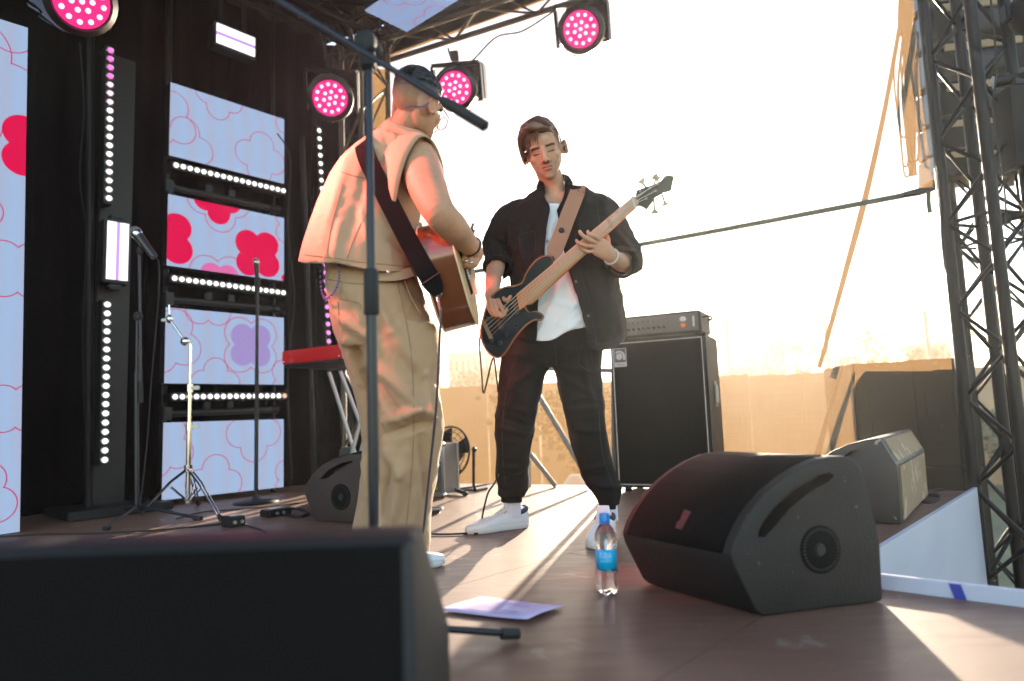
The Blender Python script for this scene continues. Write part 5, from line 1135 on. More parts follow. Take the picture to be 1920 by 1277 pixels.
for c_, a_, r_, nm in ((cA, aA, .060, 0), (cB, aB, .062, 1)):
    x, y, z = frame(a_); MB().tube([c_ - a_ * .010 + (x * math.cos(t) + y * math.sin(t)) * (r_ * (.96 + .05 * math.sin(3 * t + nm))) for t in np.linspace(0, 6.2832, 25)[:-1]], .011, n=8, closed=True).build('rolled_cuff', JKT, jk)
# collar: two folded wings
for poly in ([(1014, 352), (1020, 366), (1028, 384), (1018, 394), (1000, 384), (1003, 362), (1010, 348)], [(1058, 335), (1067, 340), (1078, 356), (1074, 376), (1058, 394), (1050, 396), (1054, 376), (1060, 356)]):
    pts = [at(x, y, 2.985 + .10 * max(0, (372 - y) / 40.)) for x, y in poly]; o = MB().prism(pts, CF * .010).build('collar', JKT, jk); bv = o.modifiers.new('b', 'BEVEL'); bv.width = .003; bv.segments = 2
mb = MB(); mb.tube(catmull([at(1012, 352, 3.02), at(1018, 340, 3.10), at(1040, 333, 3.16), at(1060, 334, 3.10), at(1068, 345, 3.02)], 5), .016, n=10); mb.build('collar_band', JKT, jk)
BTN = pbr('grey_button', (.18, .16, .15), .3, metal=.5)
for x, y, d in ((1022, 396, 2.985), (1026, 452, 2.945), (1080, 528, 2.925), (1103, 592, 2.915)): MB().ell(at(x, y, d), (.0065, .003, .0065)).build('button', BTN, jk)
# trousers
TRO = pbr('black_trouser_cotton', (.009, .0085, .008), .9, bump=.25, bscale=300, var=.2, spec=.25)
mb = MB(); mb.loft([ring((962, 600), (1128, 600), 3.07, .125), ring((950, 640), (1128, 640), 3.07, .13), ring((948, 668), (1124, 668), 3.07, .125), ring((990, 688), (1080, 688), 3.07, .07)], n=40)
mb.loft([ring((940, 640), (1040, 650), 3.07, .11), ring((936, 690), (1028, 690), 3.08, .105), ring((932, 745), (1012, 745), 3.06, .10), ring((928, 800), (1002, 800), 3.06, .088), ring((929, 860), (994, 860), 3.12, .080), ring((930, 905), (992, 905), 3.18, .074), ring((936, 932), (982, 934), 3.20, .054)], n=28)
mb.loft([ring((1040, 640), (1128, 640), 3.07, .11), ring((1040, 690), (1128, 690), 3.05, .105), ring((1052, 745), (1130, 745), 3.02, .10), ring((1063, 800), (1137, 790), 2.99, .088), ring((1080, 860), (1146, 850), 2.99, .080), ring((1098, 910), (1162, 905), 3.0, .074), ring((1108, 922), (1164, 922), 3.0, .070), ring((1122, 946), (1160, 946), 3.0, .052)], n=28)
co, fs = fuse(mb, .008, 2)
co = folds(co, fs, [(1005, 690, 940, 740, 6, 9), (940, 760, 1000, 775, 6, 10), (932, 780, 995, 800, 5, -8), (930, 800, 990, 815, 5, 9), (935, 880, 990, 870, 5, 9), (932, 895, 990, 890, 4, -8), (932, 910, 988, 912, 5, 10), (1045, 700, 1110, 740, 6, 9), (1060, 770, 1130, 765, 6, 10), (1065, 790, 1135, 790, 5, -8), (1070, 805, 1138, 810, 5, 9), (1095, 880, 1150, 870, 5, 9), (1102, 895, 1158, 892, 4, -8), (1108, 908, 1160, 912, 5, 10), (1030, 680, 1060, 650, 6, -8), (975, 640, 960, 760, 6, 6), (1090, 660, 1110, 760, 6, 7)])
co = ripple(co, fs, .007, 11, 5, (1, 1, .6)); co = crumple(co, fs, .006, 6, 9, (.8, 1, 1.3), .3); co = crumple(co, fs, .0015, 24, 10, (.8, 1, 1.3), -.3); P = pix(co); co, fs = cut(co, fs, (P[:, 1] > 931) & (P[:, 0] < 1000) | (P[:, 1] > 946)); tr = mesh_obj('trousers', co, fs, TRO, bp, .004); seams('seam', co, fs, [[(1040, 645), (1044, 690)], [(1108, 660), (1122, 760), (1128, 840), (1148, 910)], [(962, 680), (945, 760), (942, 850), (948, 915)], [(1095, 640), (1085, 680), (1112, 700)]], SEB, tr)
for l, r, d, ht in (((938, 921), (980, 921), 3.20, 20), ((1122, 933), (1158, 933), 3.00, 20)):
    a = ring(l, r, d, .050); b = ring((l[0] + 2, l[1] + ht), (r[0] - 1, r[1] + ht), d, .046); mb = MB(); mb.loft([a, b], n=30); co, fs = mb.v, mb.f; mb.build('ribbed_cuff', TRO, tr)
# shoes and socks
SHO = pbr('white_leather', (.72, .72, .74), .45, var=.04, bump=.1, bscale=80); SOL = pbr('white_rubber_sole', (.62, .62, .60), .6); NAV = pbr('navy_heel_leather', (.012, .018, .05), .5); SCK = pbr('white_sock', (.72, .72, .80), .9, bump=.4, bscale=300, aniso=(3, 3, .4))
def sneaker(heel, toe, k=1., ank=None, toe_up=0.):
    f_ = unit((toe - heel) * np.array([1, 1, 0])); s_ = np.array([f_[1], -f_[0], 0]); L = np.linalg.norm((toe - heel)[:2]); h0 = heel * np.array([1, 1, 0]); Z = lambda t, x, z: h0 + f_ * L * t + s_ * x * L + UP * z * L
    sh = MB(); prof = [(.0, .105, .02), (.06, .125, .01), (.2, .125, .0), (.4, .120, .0), (.6, .150, .0), (.78, .160, .01), (.92, .12, .03), (1.0, .05, .05)]
    top = [.27, .30, .26, .245, .20, .15, .115, .085]
    rings = []
    for (t, w_, z0), h in zip(prof, top): rings.append((Z(t, 0, .03 + h / 2 - .015), s_ * w_ * L, UP * (h / 2) * L))
    sh.loft(rings, n=26, sub=4, pw=2.6); up_ = sh.build('sneaker', SHO, bp)
    so = MB(); ol = [(0, .09), (.05, .12), (.2, .13), (.4, .125), (.6, .158), (.78, .166), (.92, .125), (.99, .06), (1.01, .0)]
    pts = [Z(t, w_, 0.004) for t, w_ in ol] + [Z(t, -w_, 0.004) for t, w_ in ol[::-1]]
    so.prism(pts, UP * L * .085, bev=.004); so.build('sole', SOL, up_)
    hb = MB(); hb.loft([(Z(-.012, 0, .12), s_ * .09 * L, UP * .05 * L), (Z(-.015, 0, .22), s_ * .085 * L, UP * .06 * L), (Z(.0, 0, .31), s_ * .075 * L, UP * .05 * L)], n=16); hb = MB(); hb.ell(Z(.015, 0, .235), (.085 * L, .045 * L, .085 * L), (s_, f_, UP)); hb.build('heel_tab', NAV, up_)
    MB().tube([Z(.13 + .14 * math.cos(a), .105 * math.sin(a), .275 - .018 * math.cos(a) - .03 * math.sin(a) ** 2) for a in np.linspace(0, 6.2832, 25)[:-1]], .011 * L / .29, n=8, closed=True).build('collar_trim', NAV, up_)
    tg = MB(); tg.loft([(Z(.56, 0, .20), s_ * .075 * L, UP * .014 * L), (Z(.42, 0, .262), s_ * .085 * L, UP * .018 * L), (Z(.30, 0, .345), s_ * .085 * L, (UP + f_ * .5) * .016 * L), (Z(.255, 0, .41), s_ * .075 * L, (UP * .6 + f_) * .012 * L)], n=16); tg.build('tongue', SHO, up_)
    for i in range(5):
        t = .40 + .06 * i; MB().tube([Z(t, -.085, .245 - .035 * i), Z(t + .01, -.03, .285 - .037 * i), Z(t + .01, .03, .285 - .037 * i), Z(t, .085, .245 - .035 * i)], .0035, n=6).build('lace', SOL, up_)
    return up_
h1, t1_ = gnd(984, 988), gnd(874, 1002); sneaker(t1_ + unit(h1 - t1_) * .315, t1_)
t2_ = gnd(1119, 1031); sneaker(t2_ + unit(gnd(1158, 975) - t2_) * .33, t2_)
for l, r, d, y2, dx in (((945, 932), (976, 932), 3.22, 968, 2), ((1126, 940), (1157, 940), 2.99, 975, 2)): mb = MB(); mb.loft([ring(l, r, d, .036), ring((l[0] - 2 + dx, y2), (r[0] + dx, y2), d + .01, .038)], n=24); mb.build('sock', SCK, bp)
# hair
HAR = pbr('brown_hair', (.105, .050, .028), .42, var=.5, scale=40, spec=.6)
rt = unit(np.cross(Hf, Hu)); up_ = np.cross(rt, Hf); Th = lambda x, y, z: HO + 1.02 * (rt * x + Hf * y + up_ * z)
rnd = random.Random(4); mb = MB()
mb.ell(Th(.0, -.018, .066), (.078, .092, .080), (rt, Hf, up_), nu=28, nv=18); 
# rt points to the person's right = left in the picture; the fringe sweeps that way
mb.loft([(Th(-.050, .066, .088), Hf * .026, up_ * .012), (Th(-.02, .076, .112), Hf * .030, up_ * .022), (Th(.03, .072, .118), Hf * .034, up_ * .026), (Th(.066, .052, .098), Hf * .036, (up_ + rt) * .018), (Th(.083, .032, .058), Hf * .032, rt * .014), (Th(.081, .028, .028), Hf * .018, rt * .009)], n=20)
mb.ell(Th(.01, .02, .105), (.072, .070, .048), (rt, Hf, up_), nu=24, nv=14)
co, fs = fuse(mb, .004, 3)
q = (co - HO) / 1.02; X, Y, Z_ = q @ rt, q @ Hf, q @ up_
drop = (Z_ < .018 + .02 * np.clip(-Y * 8, -1, 1) * 0) & (Y > .02) & (X < .06) | (Z_ < -.035) | (Y > .05) & (Z_ < .058) & (X < .05) 
co, fs = cut(co, fs, drop); co = ripple(co, fs, .009, 38, 3, (.35, 1, 1)); co = ripple(co, fs, .003, 110, 4, (.35, 1, 1)); hr = mesh_obj('hair', co, fs, HAR, bp)
st = MB()
for k in range(560):                                            # swept strands over the top
    t = rnd.random(); y0 = rnd.uniform(.02, .098); z0 = .125 - 4.2 * (y0 - .045) ** 2
    a = Th(-.055 + rnd.uniform(-.005, .01), y0 * .95, .098 + .2 * (.06 - abs(y0 - .05))); b = Th(-.005 + rnd.uniform(-.01, .01), y0 + .006, z0 + .018 + rnd.uniform(-.006, .013)); c = Th(.055 + rnd.uniform(-.006, .006), y0 - .004, z0 - .004 + rnd.uniform(-.004, .006)); d = Th(.090 + rnd.uniform(-.006, .006), y0 - .02, .066 + rnd.uniform(-.015, .01)); e = Th(.092 + rnd.uniform(-.006, .008), y0 - .022, .026 + rnd.uniform(-.02, .02))
    st.tube(catmull([a, b, c, d, e], 3), [.0015] * 9 + [.0013, .0010, .0008, .0004], n=4)
for k in range(46):                                             # fringe over the brow
    x0 = rnd.uniform(.0, .072); ln = rnd.uniform(.02, .055) if x0 < .05 else rnd.uniform(.04, .075)
    a = Th(x0 - .01, .088 - x0 * .35, .108); b = Th(x0 + .004, .104 - x0 * .45, .080); c = Th(x0 + .012 + rnd.uniform(-.006, .006), .106 - x0 * .5, .092 - ln); st.tube(catmull([a, b, c], 4), [.0024] * 5 + [.0018, .0013, .0009, .0005], n=4)
for k in range(120):                                            # short side on the right of the picture
    a_ = rnd.uniform(.0, 1); x = -.079 - .003 * rnd.random(); y = rnd.uniform(-.06, .05); z = rnd.uniform(.03, .095) ; f_ = math.sqrt(max(0, 1 - ((z - .05) / .085) ** 2)) ; a = Th(-.078 * f_ - .001, y, z); st.tube([a, a + rt * -.004 - up_ * .012], [.0018, .0006], n=4)
st.build('hair_strands', HAR, hr)['kind'] = 'stuff'
EAR = pbr('black_earpiece', (.01, .01, .01), .25)
for s in (-1, 1): MB().ell(Th(s * .088, .006, -.004), (.008, .009, .012), (rt, Hf, up_)).build('earpiece', EAR, bp)
mb = MB(); mb.tube(catmull([Th(-.088, .0, -.01), Th(-.089, -.005, -.05), at(1056, 345, 3.06), at(1052, 372, 3.03)], 5), .0012, n=5); mb.build('earphone_wire', pbr('clear_wire', (.4, .38, .36), .3), bp)
BRC = pbr('pale_beads', (.6, .58, .52), .3); mb = MB(); wc = at(1146, 481, 2.857); wa = unit(at(1165, 492, 2.93) - at(1138, 473, 2.835)); x, y, z = frame(wa)
for k in range(22): mb.ell(wc + (x * math.cos(k / 22 * 6.2832) + y * math.sin(k / 22 * 6.2832)) * .033, (.0048, .0048, .0048), nu=8, nv=6)
b_ = mb.build('bracelet', BRC, bp); b_['kind'] = 'stuff'
# ------------------------------------------------------------------ bass guitar
BO = at(950, 590, 2.86); bn = at(1190, 380, 2.80); ba = unit(bn - BO); bc = unit(CC - BO); bc = unit(bc - ba * (bc @ ba)); bb = np.cross(bc, ba)
bq = lambda x, y, off=0.: onp(x, y, BO + bc * off, bc)
bg_ = thing('bass_guitar', BO, 'dark blue five string bass guitar with a light wooden neck and a tan leather strap', 'guitar')
BBL = pbr('dark_blue_lacquer', (.007, .014, .022), .14, var=.4, coat=.6); WDE = pbr('brown_wood_edge', (.26, .10, .04), .4); MAP = pbr('maple_fretboard', (.60, .20, .075), .42, var=.15, scale=12, aniso=None); GLD = pbr('tuner_metal', (.30, .27, .22), .3, metal=.9); PKP = pbr('pickup_plastic', (.05, .025, .03), .35)
bo_ = [(903, 612), (902, 632), (908, 650), (918, 663), (932, 671), (944, 664), (956, 646), (969, 627), (986, 609), (1003, 599), (1013, 600), (1018, 593), (1006, 586), (993, 588), (985, 580), (982, 566), (1000, 546), (1014, 528), (1026, 508), (1035, 492), (1034, 482), (1024, 480), (1009, 486), (995, 501), (986, 516), (980, 530), (965, 537), (947, 539), (929, 549), (914, 569)]
def smooth_poly(poly, sub=3):
    P_ = [np.array(p, float) for p in poly]; n = len(P_); o = []
    for i in range(n):
        p0, p1, p2, p3 = P_[i - 1], P_[i], P_[(i + 1) % n], P_[(i + 2) % n]
        for k in range(sub):
            t = k / sub; o.append(.5 * (2 * p1 + (p2 - p0) * t + (2 * p0 - 5 * p1 + 4 * p2 - p3) * t * t + (3 * p1 - p0 - 3 * p2 + p3) * t ** 3))
    return o
sp_ = [bq(x, y, .020) for x, y in smooth_poly(bo_)]
MB().prism(sp_, -bc * .040, bev=.007).build('body', BBL, bg_)
c_ = sum(sp_) / len(sp_); MB().tube([p + (c_ - p) * .010 - bc * .010 for p in sp_], .0065, n=6, closed=True).build('wood_edge', WDE, bg_)
MB().prism([bq(*p, .022) for p in ((968, 552), (974, 582), (1000, 563), (1192, 391), (1185, 370))], bc * .006).build('fretboard', MAP, bg_, smooth=False)
nk = MB(); e0, e1 = bq(992, 560, .012), bq(1188, 381, .014); nk.limb([e0, e1], [.026, .021], n=16, flat=.75, side=bb); nk.build('neck', pbr('maple_neck', (.45, .26, .12), .4), bg_)
lt, lb_ = (np.array([968., 552]), np.array([1185., 370])), (np.array([974., 582]), np.array([1192., 391]))
FRT = pbr('fret_wire', (.45, .36, .30), .3, metal=.8)
for i in range(1, 23):
    t = 1.0 - (1 - 2 ** (-i / 12)) * 1.335
    if t < .02: break
    p = lt[0] + (lt[1] - lt[0]) * t; q = lb_[0] + (lb_[1] - lb_[0]) * t; MB().cyl(bq(*p, .028), bq(*q, .028), .0012, n=6).build('fret', FRT, bg_)
MB().prism([bq(*p, .028) for p in ((1183, 369), (1190, 392), (1193, 389), (1187, 367))], bc * .004).build('nut', pbr('bone_nut', (.6, .52, .42), .4), bg_, smooth=False)
hs = [(1186, 374), (1191, 388), (1200, 386), (1213, 393), (1222, 381), (1228, 372), (1244, 363), (1258, 359), (1264, 331), (1254, 328), (1247, 330), (1239, 340), (1222, 347), (1205, 353), (1194, 357), (1192, 367)]
MB().prism([bq(x, y, .020) for x, y in hs], -bc * .014, bev=.002).build('headstock', pbr('headstock_lacquer', (.05, .06, .055), .2, coat=.5), bg_)
MB().prism([bq(x, y, .004) for x, y in hs], -bc * .004).build('headstock_wood', pbr('maple_back', (.40, .26, .13), .4), bg_, smooth=False)
for x, y in ((1200, 358), (1219, 352), (1233, 345), (1229, 358), (1212, 372)): MB().cyl(bq(x, y, .018), bq(x, y, .034), .006, n=12).build('tuner_post', GLD, bg_)
for (x, y), (u, v) in (((1226, 374), (1227, 393)), ((1241, 363), (1246, 379)), ((1211, 351), (1206, 344)), ((1226, 345), (1229, 338)), ((1235, 341), (1231, 336))):
    r_ = MB(); r_.cyl(bq(x, y, .010), bq(u, v, .010), .004, n=8); e = unit(bq(u, v) - bq(x, y)); f_ = np.cross(bc, e); p = bq(u, v, .010); r_.prism([p - f_ * .006, p + f_ * .006, p + f_ * .017 + e * .018, p - f_ * .017 + e * .018], bc * .006); r_.build('tuner_key', GLD, bg_, smooth=False)
for i in range(5):
    t = i / 4; pts = [bq(907 + 11 * t, 606 + 27 * t, .036), bq(972 + 4 * t, 551 + 25 * t, .038), bq(1186 + 5 * t, 372 + 14 * t, .034), bq([1233, 1219, 1229, 1212, 1200][i] if i else 1233, [345, 352, 358, 372, 372][i], .034)]
    MB().tube(pts, .0011 + .0003 * (4 - i) / 2, n=5).build('string', FRT, bg_)
MB().prism([bq(*p, .021) for p in ((908, 597), (925, 634), (918, 636), (903, 602))], bc * .014).build('bridge', GLD, bg_, smooth=False)
for pl in (((926, 590), (937, 620), (944, 614), (933, 584)), ((958, 563), (968, 592), (974, 587), (965, 557))): MB().prism([bq(*p, .021) for p in pl], bc * .010).build('pickup', PKP, bg_, smooth=False)
for x, y in ((967, 611), (950, 628), (938, 643), (923, 640)): MB().cyl(bq(x, y, .021), bq(x, y, .036), .009, .008, n=14).build('knob', BLKM, bg_)
LEA = pbr('tan_leather', (.30, .155, .08), .6, bump=.2, bscale=90)
mb = MB(); sp2 = [at(1033, 492, 2.835), at(1040, 470, 2.835), at(1052, 440, 2.86), at(1065, 405, 2.915), at(1075, 380, 2.95), at(1082, 362, 2.99), at(1084, 352, 3.06), at(1080, 350, 3.14), at(1070, 380, 3.22)]
ribbon(mb, catmull(sp2, 4), [unit(CC - p) if i < 22 else unit(UP + CF * .5) for i, p in enumerate(catmull(sp2, 4))], [.020, .028, .040, .055] + [.066] * 29, .004); st_ = mb.build('strap', LEA, bg_)
mb = MB(); mb.ell(at(1053, 432, 2.862), (.0125, .004, .0125), (CR, CF, CU)); mb.build('strap_rivet', BLKM, st_); mb = MB(); mb.ell(at(1034, 485, 2.825), (.012, .006, .012), (CR, CF, CU)); mb.build('strap_button', BLKM, bg_)
mb = MB(); mb.tube(catmull([bq(905, 622, 0), at(899, 640, 2.87), at(903, 700, 2.90), at(906, 736, 2.92), at(912, 720, 2.92), at(920, 685, 2.90), at(926, 672, 2.89), at(930, 700, 2.95), at(934, 735, 3.0)], 6), .0035, n=7); tag(mb.build('instrument_cable', RUB), 'black cable looping down from the lower end of the bass guitar', 'cable')
mb = MB(); mb.tube(catmull([at(935, 890, 3.1), at(928, 905, 3.2), at(915, 925, 3.15), at(906, 960, 3.12), gnd(902, 985) + UP * .01, gnd(890, 1003) + UP * .006], 6), .0045, n=7); tag(mb.build('instrument_cable', RUB), 'black cable hanging behind the ankle of the bass player down to the floor', 'cable')
# ------------------------------------------------------------------ guitar player
gp = thing('person', gnd(760, 1045), 'man in a sleeveless tan vest and tan trousers seen from behind, playing an acoustic guitar', 'person')
GO = at(780, 206, 2.46); Gf = unit(CR * .52 + CF * .83 - CU * .14); Gu = unit(CU * 1. + CR * .12)
mb = MB(); build_head(mb, GO, Gf, Gu, 1.0)
mb.limb([at(772, 222, 2.47), at(758, 252, 2.50), at(748, 285, 2.52)], [.060, .062, .075], n=20)
mb.loft([ring((715, 270), (790, 280), 2.52, .07), ring((650, 320), (800, 330), 2.53, .10), ring((610, 420), (780, 420), 2.53, .10), ring((610, 500), (765, 500), 2.53, .10)])
mb.limb([at(784, 298, 2.44), at(797, 338, 2.36), at(811, 374, 2.275), at(826, 402, 2.24), at(846, 424, 2.28), at(868, 448, 2.37), at(889, 469, 2.44)], [.072, .069, .059, .053, .052, .043, .030], n=36)
AO = at(838, 522, 2.42); n_ax = unit(np.array([.0, .90, .40])); t_ax = unit(CR * .965 + CU * .22 - CF * .10); t_ax = unit(t_ax - n_ax * (t_ax @ n_ax)); w_ax = np.cross(t_ax, n_ax)
if w_ax[2] > 0: w_ax = -w_ax
HN = AO - t_ax * .055 - n_ax * .10 + t_ax * .123 + n_ax * .74 - t_ax * .015
mb.limb([at(672, 312, 2.62), at(735, 400, 2.86), HN + w_ax * .11 - t_ax * .10 - n_ax * .10, HN + w_ax * .065 - t_ax * .045], [.062, .050, .042, .029], n=24)
mb.ell(HN + w_ax * .042 - t_ax * .012, (.030, .042, .020), (w_ax, n_ax, t_ax))
for k in range(4):
    o_ = n_ax * (.030 - .020 * k); mb.limb([HN + w_ax * .040 + o_ - t_ax * .008, HN + w_ax * .040 + o_ + t_ax * .022, HN + w_ax * .020 + o_ + t_ax * .036, HN - w_ax * .002 + o_ + t_ax * .026], [.0092, .0092, .0086, .0075], n=10, sub=3)
mb.limb([HN + w_ax * .03 - t_ax * .02 + n_ax * .01, HN - t_ax * .032 + n_ax * .02, HN - w_ax * .028 - t_ax * .022 + n_ax * .022], [.012, .010, .008], n=10, sub=3)
# strumming hand: a loose fist pointing down
hx = unit(at(884, 500, 2.455) - at(889, 469, 2.44)); 
mb.loft([(at(889, 467, 2.44), CR * .026, CF * .026), (at(888, 476, 2.445), CR * .036, CF * .030), (at(884, 487, 2.45), CR * .036, CF * .028), (at(881, 494, 2.45), CR * .030, CF * .022)], n=18)
fingers(mb, [([(874, 480, 2.425), (866, 490, 2.43), (864, 497, 2.45), (868, 500, 2.47)], .0098), ([(882, 488, 2.42), (874, 496, 2.42), (870, 500, 2.44), (873, 501, 2.46)], .0098), ([(889, 491, 2.42), (882, 499, 2.42), (877, 501, 2.44), (879, 500, 2.46)], .0092), ([(896, 490, 2.425), (891, 498, 2.425), (886, 500, 2.44), (886, 498, 2.46)], .0085), ([(872, 470, 2.43), (862, 476, 2.43), (857, 487, 2.44), (856, 495, 2.45)], .0105)])
co, fs = fuse(mb, .0032, 4); C = head_cols(co, None, GO, Gf, Gu, 1.0, (.48, .262, .160), (.03, .02, .016), (.42, .16, .13), .3)
rt = unit(np.cross(Gf, Gu)); up_ = np.cross(rt, Gf); q = co - GO; X, Y, Z_ = q @ rt, q @ Gf, q @ up_
# shaved sides: hair colour thinning out downwards
nz = np.array([noise.noise(Vector(p * 260)) for p in co]); m_ = np.clip((Z_ - .004 + .25 * np.clip(Y, -.1, .05) * -.2) / .055, 0, 1) * (np.linalg.norm(q, axis=1) < .16) * (Y < .07) * .88 * (1 + .3 * nz); C = C * (1 - m_[:, None]) + np.array((.045, .035, .03)) * m_[:, None]
mesh_obj('body', co, fs, SKIN, gp, cols=C)
HBL = pbr('black_hair', (.012, .010, .009), .45, var=.4, scale=60); Tg = lambda x, y, z: GO + rt * x + Gf * y + up_ * z
mb = MB(); mb.ell(Tg(0, -.012, .062), (.074, .096, .083), (rt, Gf, up_), nu=30, nv=20); mb.ell(Tg(0, .035, .098), (.058, .062, .042), (rt, Gf, up_), nu=24, nv=14); co, fs = fuse(mb, .004, 3)
q = co - GO; Yh, Zh = q @ Gf, q @ up_; co, fs = cut(co, fs, Zh < .064 - .16 * np.clip(Yh, -.1, .1) * -.18 - .012 * np.cos(Yh * 20)); co = ripple(co, fs, .002, 70, 8); hr = mesh_obj('hair', co, fs, HBL, gp)
st = MB(); rnd = random.Random(9)
for k in range(900):
    a = rnd.uniform(0, 6.283); e = math.acos(rnd.uniform(.18, 1)); n_ = np.array([math.sin(e) * math.cos(a), math.sin(e) * math.sin(a), math.cos(e)]); p = Tg(0, -.010, .062) + rt * .074 * n_[0] + Gf * .100 * n_[1] + up_ * .085 * n_[2]
    d_ = unit(rt * n_[0] + Gf * (n_[1] + .5) + up_ * n_[2]); tg_ = unit(Gf - n_[1] * (rt * n_[0] + Gf * n_[1] + up_ * n_[2]) + rt * rnd.uniform(-.4, .4)); st.tube([p - d_ * .003, p + d_ * .003 + tg_ * .006, p + d_ * .002 + tg_ * rnd.uniform(.012, .02)], [.0018, .0014, .0004], n=3, cap=False)
st.build('hair_strands', HBL, hr)['kind'] = 'stuff'
# ear piece, cable, glasses
WHP = pbr('white_plastic', (.75, .75, .76), .3); mb = MB(); mb.limb([Tg(.086, -.034, .034), Tg(.092, -.010, .042), Tg(.092, .008, .036)], [.0045, .006, .004], n=10); mb.build('earpiece', WHP, gp)
MB().ell(Tg(.094, .006, -.002), (.006, .008, .012), (rt, Gf, up_)).build('earpiece', EAR, gp)
p_ = catmull([Tg(.086, -.022, .026), Tg(.086, -.034, .004), Tg(.080, -.058, -.022), Tg(.066, -.088, -.032), Tg(.050, -.105, -.045)], 8); mb = MB(); TWC = pbr('violet_twisted_cord', (.16, .08, .22), .5)
for s in (0, math.pi): mb.tube([p + (rt * math.cos(i * 1.1 + s) + up_ * math.sin(i * 1.1 + s)) * .0022 for i, p in enumerate(p_)], .0018, n=5)
mb.build('ear_cord', TWC, gp)
GLS = pbr('thin_gold_frame', (.45, .36, .28), .25, metal=.9); mb = MB(); mb.tube([Tg(.084, -.004, .030), Tg(.080, .05, .020), Tg(.064, .112, .010)], .0023, n=6)
for s in (1, -1): mb.tube([Tg(s * .036 + .026 * math.cos(a), .112 + .004 * math.cos(a) * s * -1, -.008 + .024 * math.sin(a)) for a in np.linspace(0, 6.2832, 25)[:-1]], .0019, n=5, closed=True)
mb.tube([Tg(.010, .114, .002), Tg(-.010, .114, .002)], .0013, n=5); gl = mb.build('glasses', GLS, gp)
LNS = bpy.data.materials.new('clear_lens'); LNS.use_nodes = True; b_ = LNS.node_tree.nodes['Principled BSDF']; b_.inputs['Transmission Weight'].default_value = 1; b_.inputs['Roughness'].default_value = 0; b_.inputs['IOR'].default_value = 1.05
for s in (1, -1): MB().lathe([(.001, -.0006), (.025, -.0006), (.025, .0006), (.001, .0006)], Tg(s * .036, .112, -.008), frame(Gf, rt), n=24).build('lens', LNS, gl)
# vest
VST = pbr('tan_twill', (.42, .28, .17), .82, var=.06, bump=.2, bscale=500, sheen=.15)
mb = MB(); mb.loft([ring((728, 232), (786, 246), 2.50, .072), ring((708, 252), (806, 266), 2.50, .09), ring((668, 280), (822, 292), 2.51, .115), ring((636, 312), (812, 330), 2.52, .135), ring((611, 360), (795, 385), 2.52, .150), ring((592, 412), (788, 430), 2.51, .160), ring((577, 455), (784, 470), 2.50, .165), ring((567, 492), (780, 508), 2.49, .168), ring((565, 520), (780, 530), 2.49, .168)], n=48, pw=2.5)
mb.limb([at(735, 275, 2.49), at(772, 290, 2.46)], [.075, .082], n=20)
co, fs = fuse(mb, .008, 3)
co = folds(co, fs, [(650, 300, 610, 440, 10, 9), (690, 300, 655, 450, 10, -7), (640, 400, 625, 490, 8, 8), (670, 380, 700, 470, 8, 9), (745, 300, 700, 340, 6, 7), (760, 290, 720, 360, 5, -6), (700, 420, 690, 490, 6, -7), (730, 380, 770, 470, 8, 9), (720, 440, 775, 480, 6, -9), (740, 430, 780, 440, 6, 8), (600, 450, 615, 490, 6, 7), (735, 250, 760, 290, 5, 6), (720, 250, 735, 300, 5, -5)], 1.1)
co = ripple(co, fs, .008, 5, 11, (1, 1, .4)); co = crumple(co, fs, .002, 6, 3, (1.3, 1, .55), .25); co = crumple(co, fs, .0015, 22, 4, (1.2, 1, .6), -.4)
P = pix(co); aP = at(789, 322, 2.385); aN = unit(at(818, 390, 2.22) - at(784, 298, 2.44)); hem = np.interp(P[:, 0], [560, 567, 640, 700, 780], [488, 491, 492, 508, 512])
ar = ((co - aP) @ aN > -.004 + .02 * np.clip((P[:, 0] - 800) / 40, -1, 1)) & (np.linalg.norm(co - aP, axis=1) < .155) & (P[:, 0] > 742) & (P[:, 1] < 405)
nk_ = (np.linalg.norm(co - at(764, 238, 2.49), axis=1) < .080) & (P[:, 1] < 262)
co, fs = cut(co, fs, nk_ | (P[:, 1] > hem)); ve = mesh_obj('vest', co, fs, VST, gp, .005)
SET = pbr('tan_thread', (.27, .175, .10), .8); seams('seam', co, fs, [[(712, 300), (694, 380), (664, 446), (650, 486)], [(640, 322), (680, 333), (722, 330)], [(572, 478), (620, 483), (680, 492), (768, 500)], [(642, 345), (622, 420), (612, 478)]], SET, ve, .0017)
AI = [(716, 392, 2.37), (714, 325, 2.38), (722, 276, 2.41), (746, 246, 2.45), (780, 246, 2.49), (804, 264, 2.51), (814, 300, 2.52)]; AO_ = [(740, 396, 2.335), (750, 336, 2.325), (765, 288, 2.33), (787, 257, 2.36), (810, 264, 2.40), (827, 300, 2.42), (833, 340, 2.44)]
A1, A2 = catmull([at(*p) for p in AI], 6), catmull([at(*p) for p in AO_], 6); vs = []; fs = []
for i in range(len(A1)):
    for j in range(5):
        t = j / 4; vs.append(A1[i] * (1 - t) + A2[i] * t + unit(CC - A1[i]) * .014 * math.sin(math.pi * t))
for i in range(len(A1) - 1):
    for j in range(4): k = i * 5 + j; fs.append((k, k + 5, k + 6, k + 1))
o = MB().add(vs, fs).build('shoulder_flap', VST, ve); s_ = o.modifiers.new('t', 'SOLIDIFY'); s_.thickness = .006; s_.offset = 0
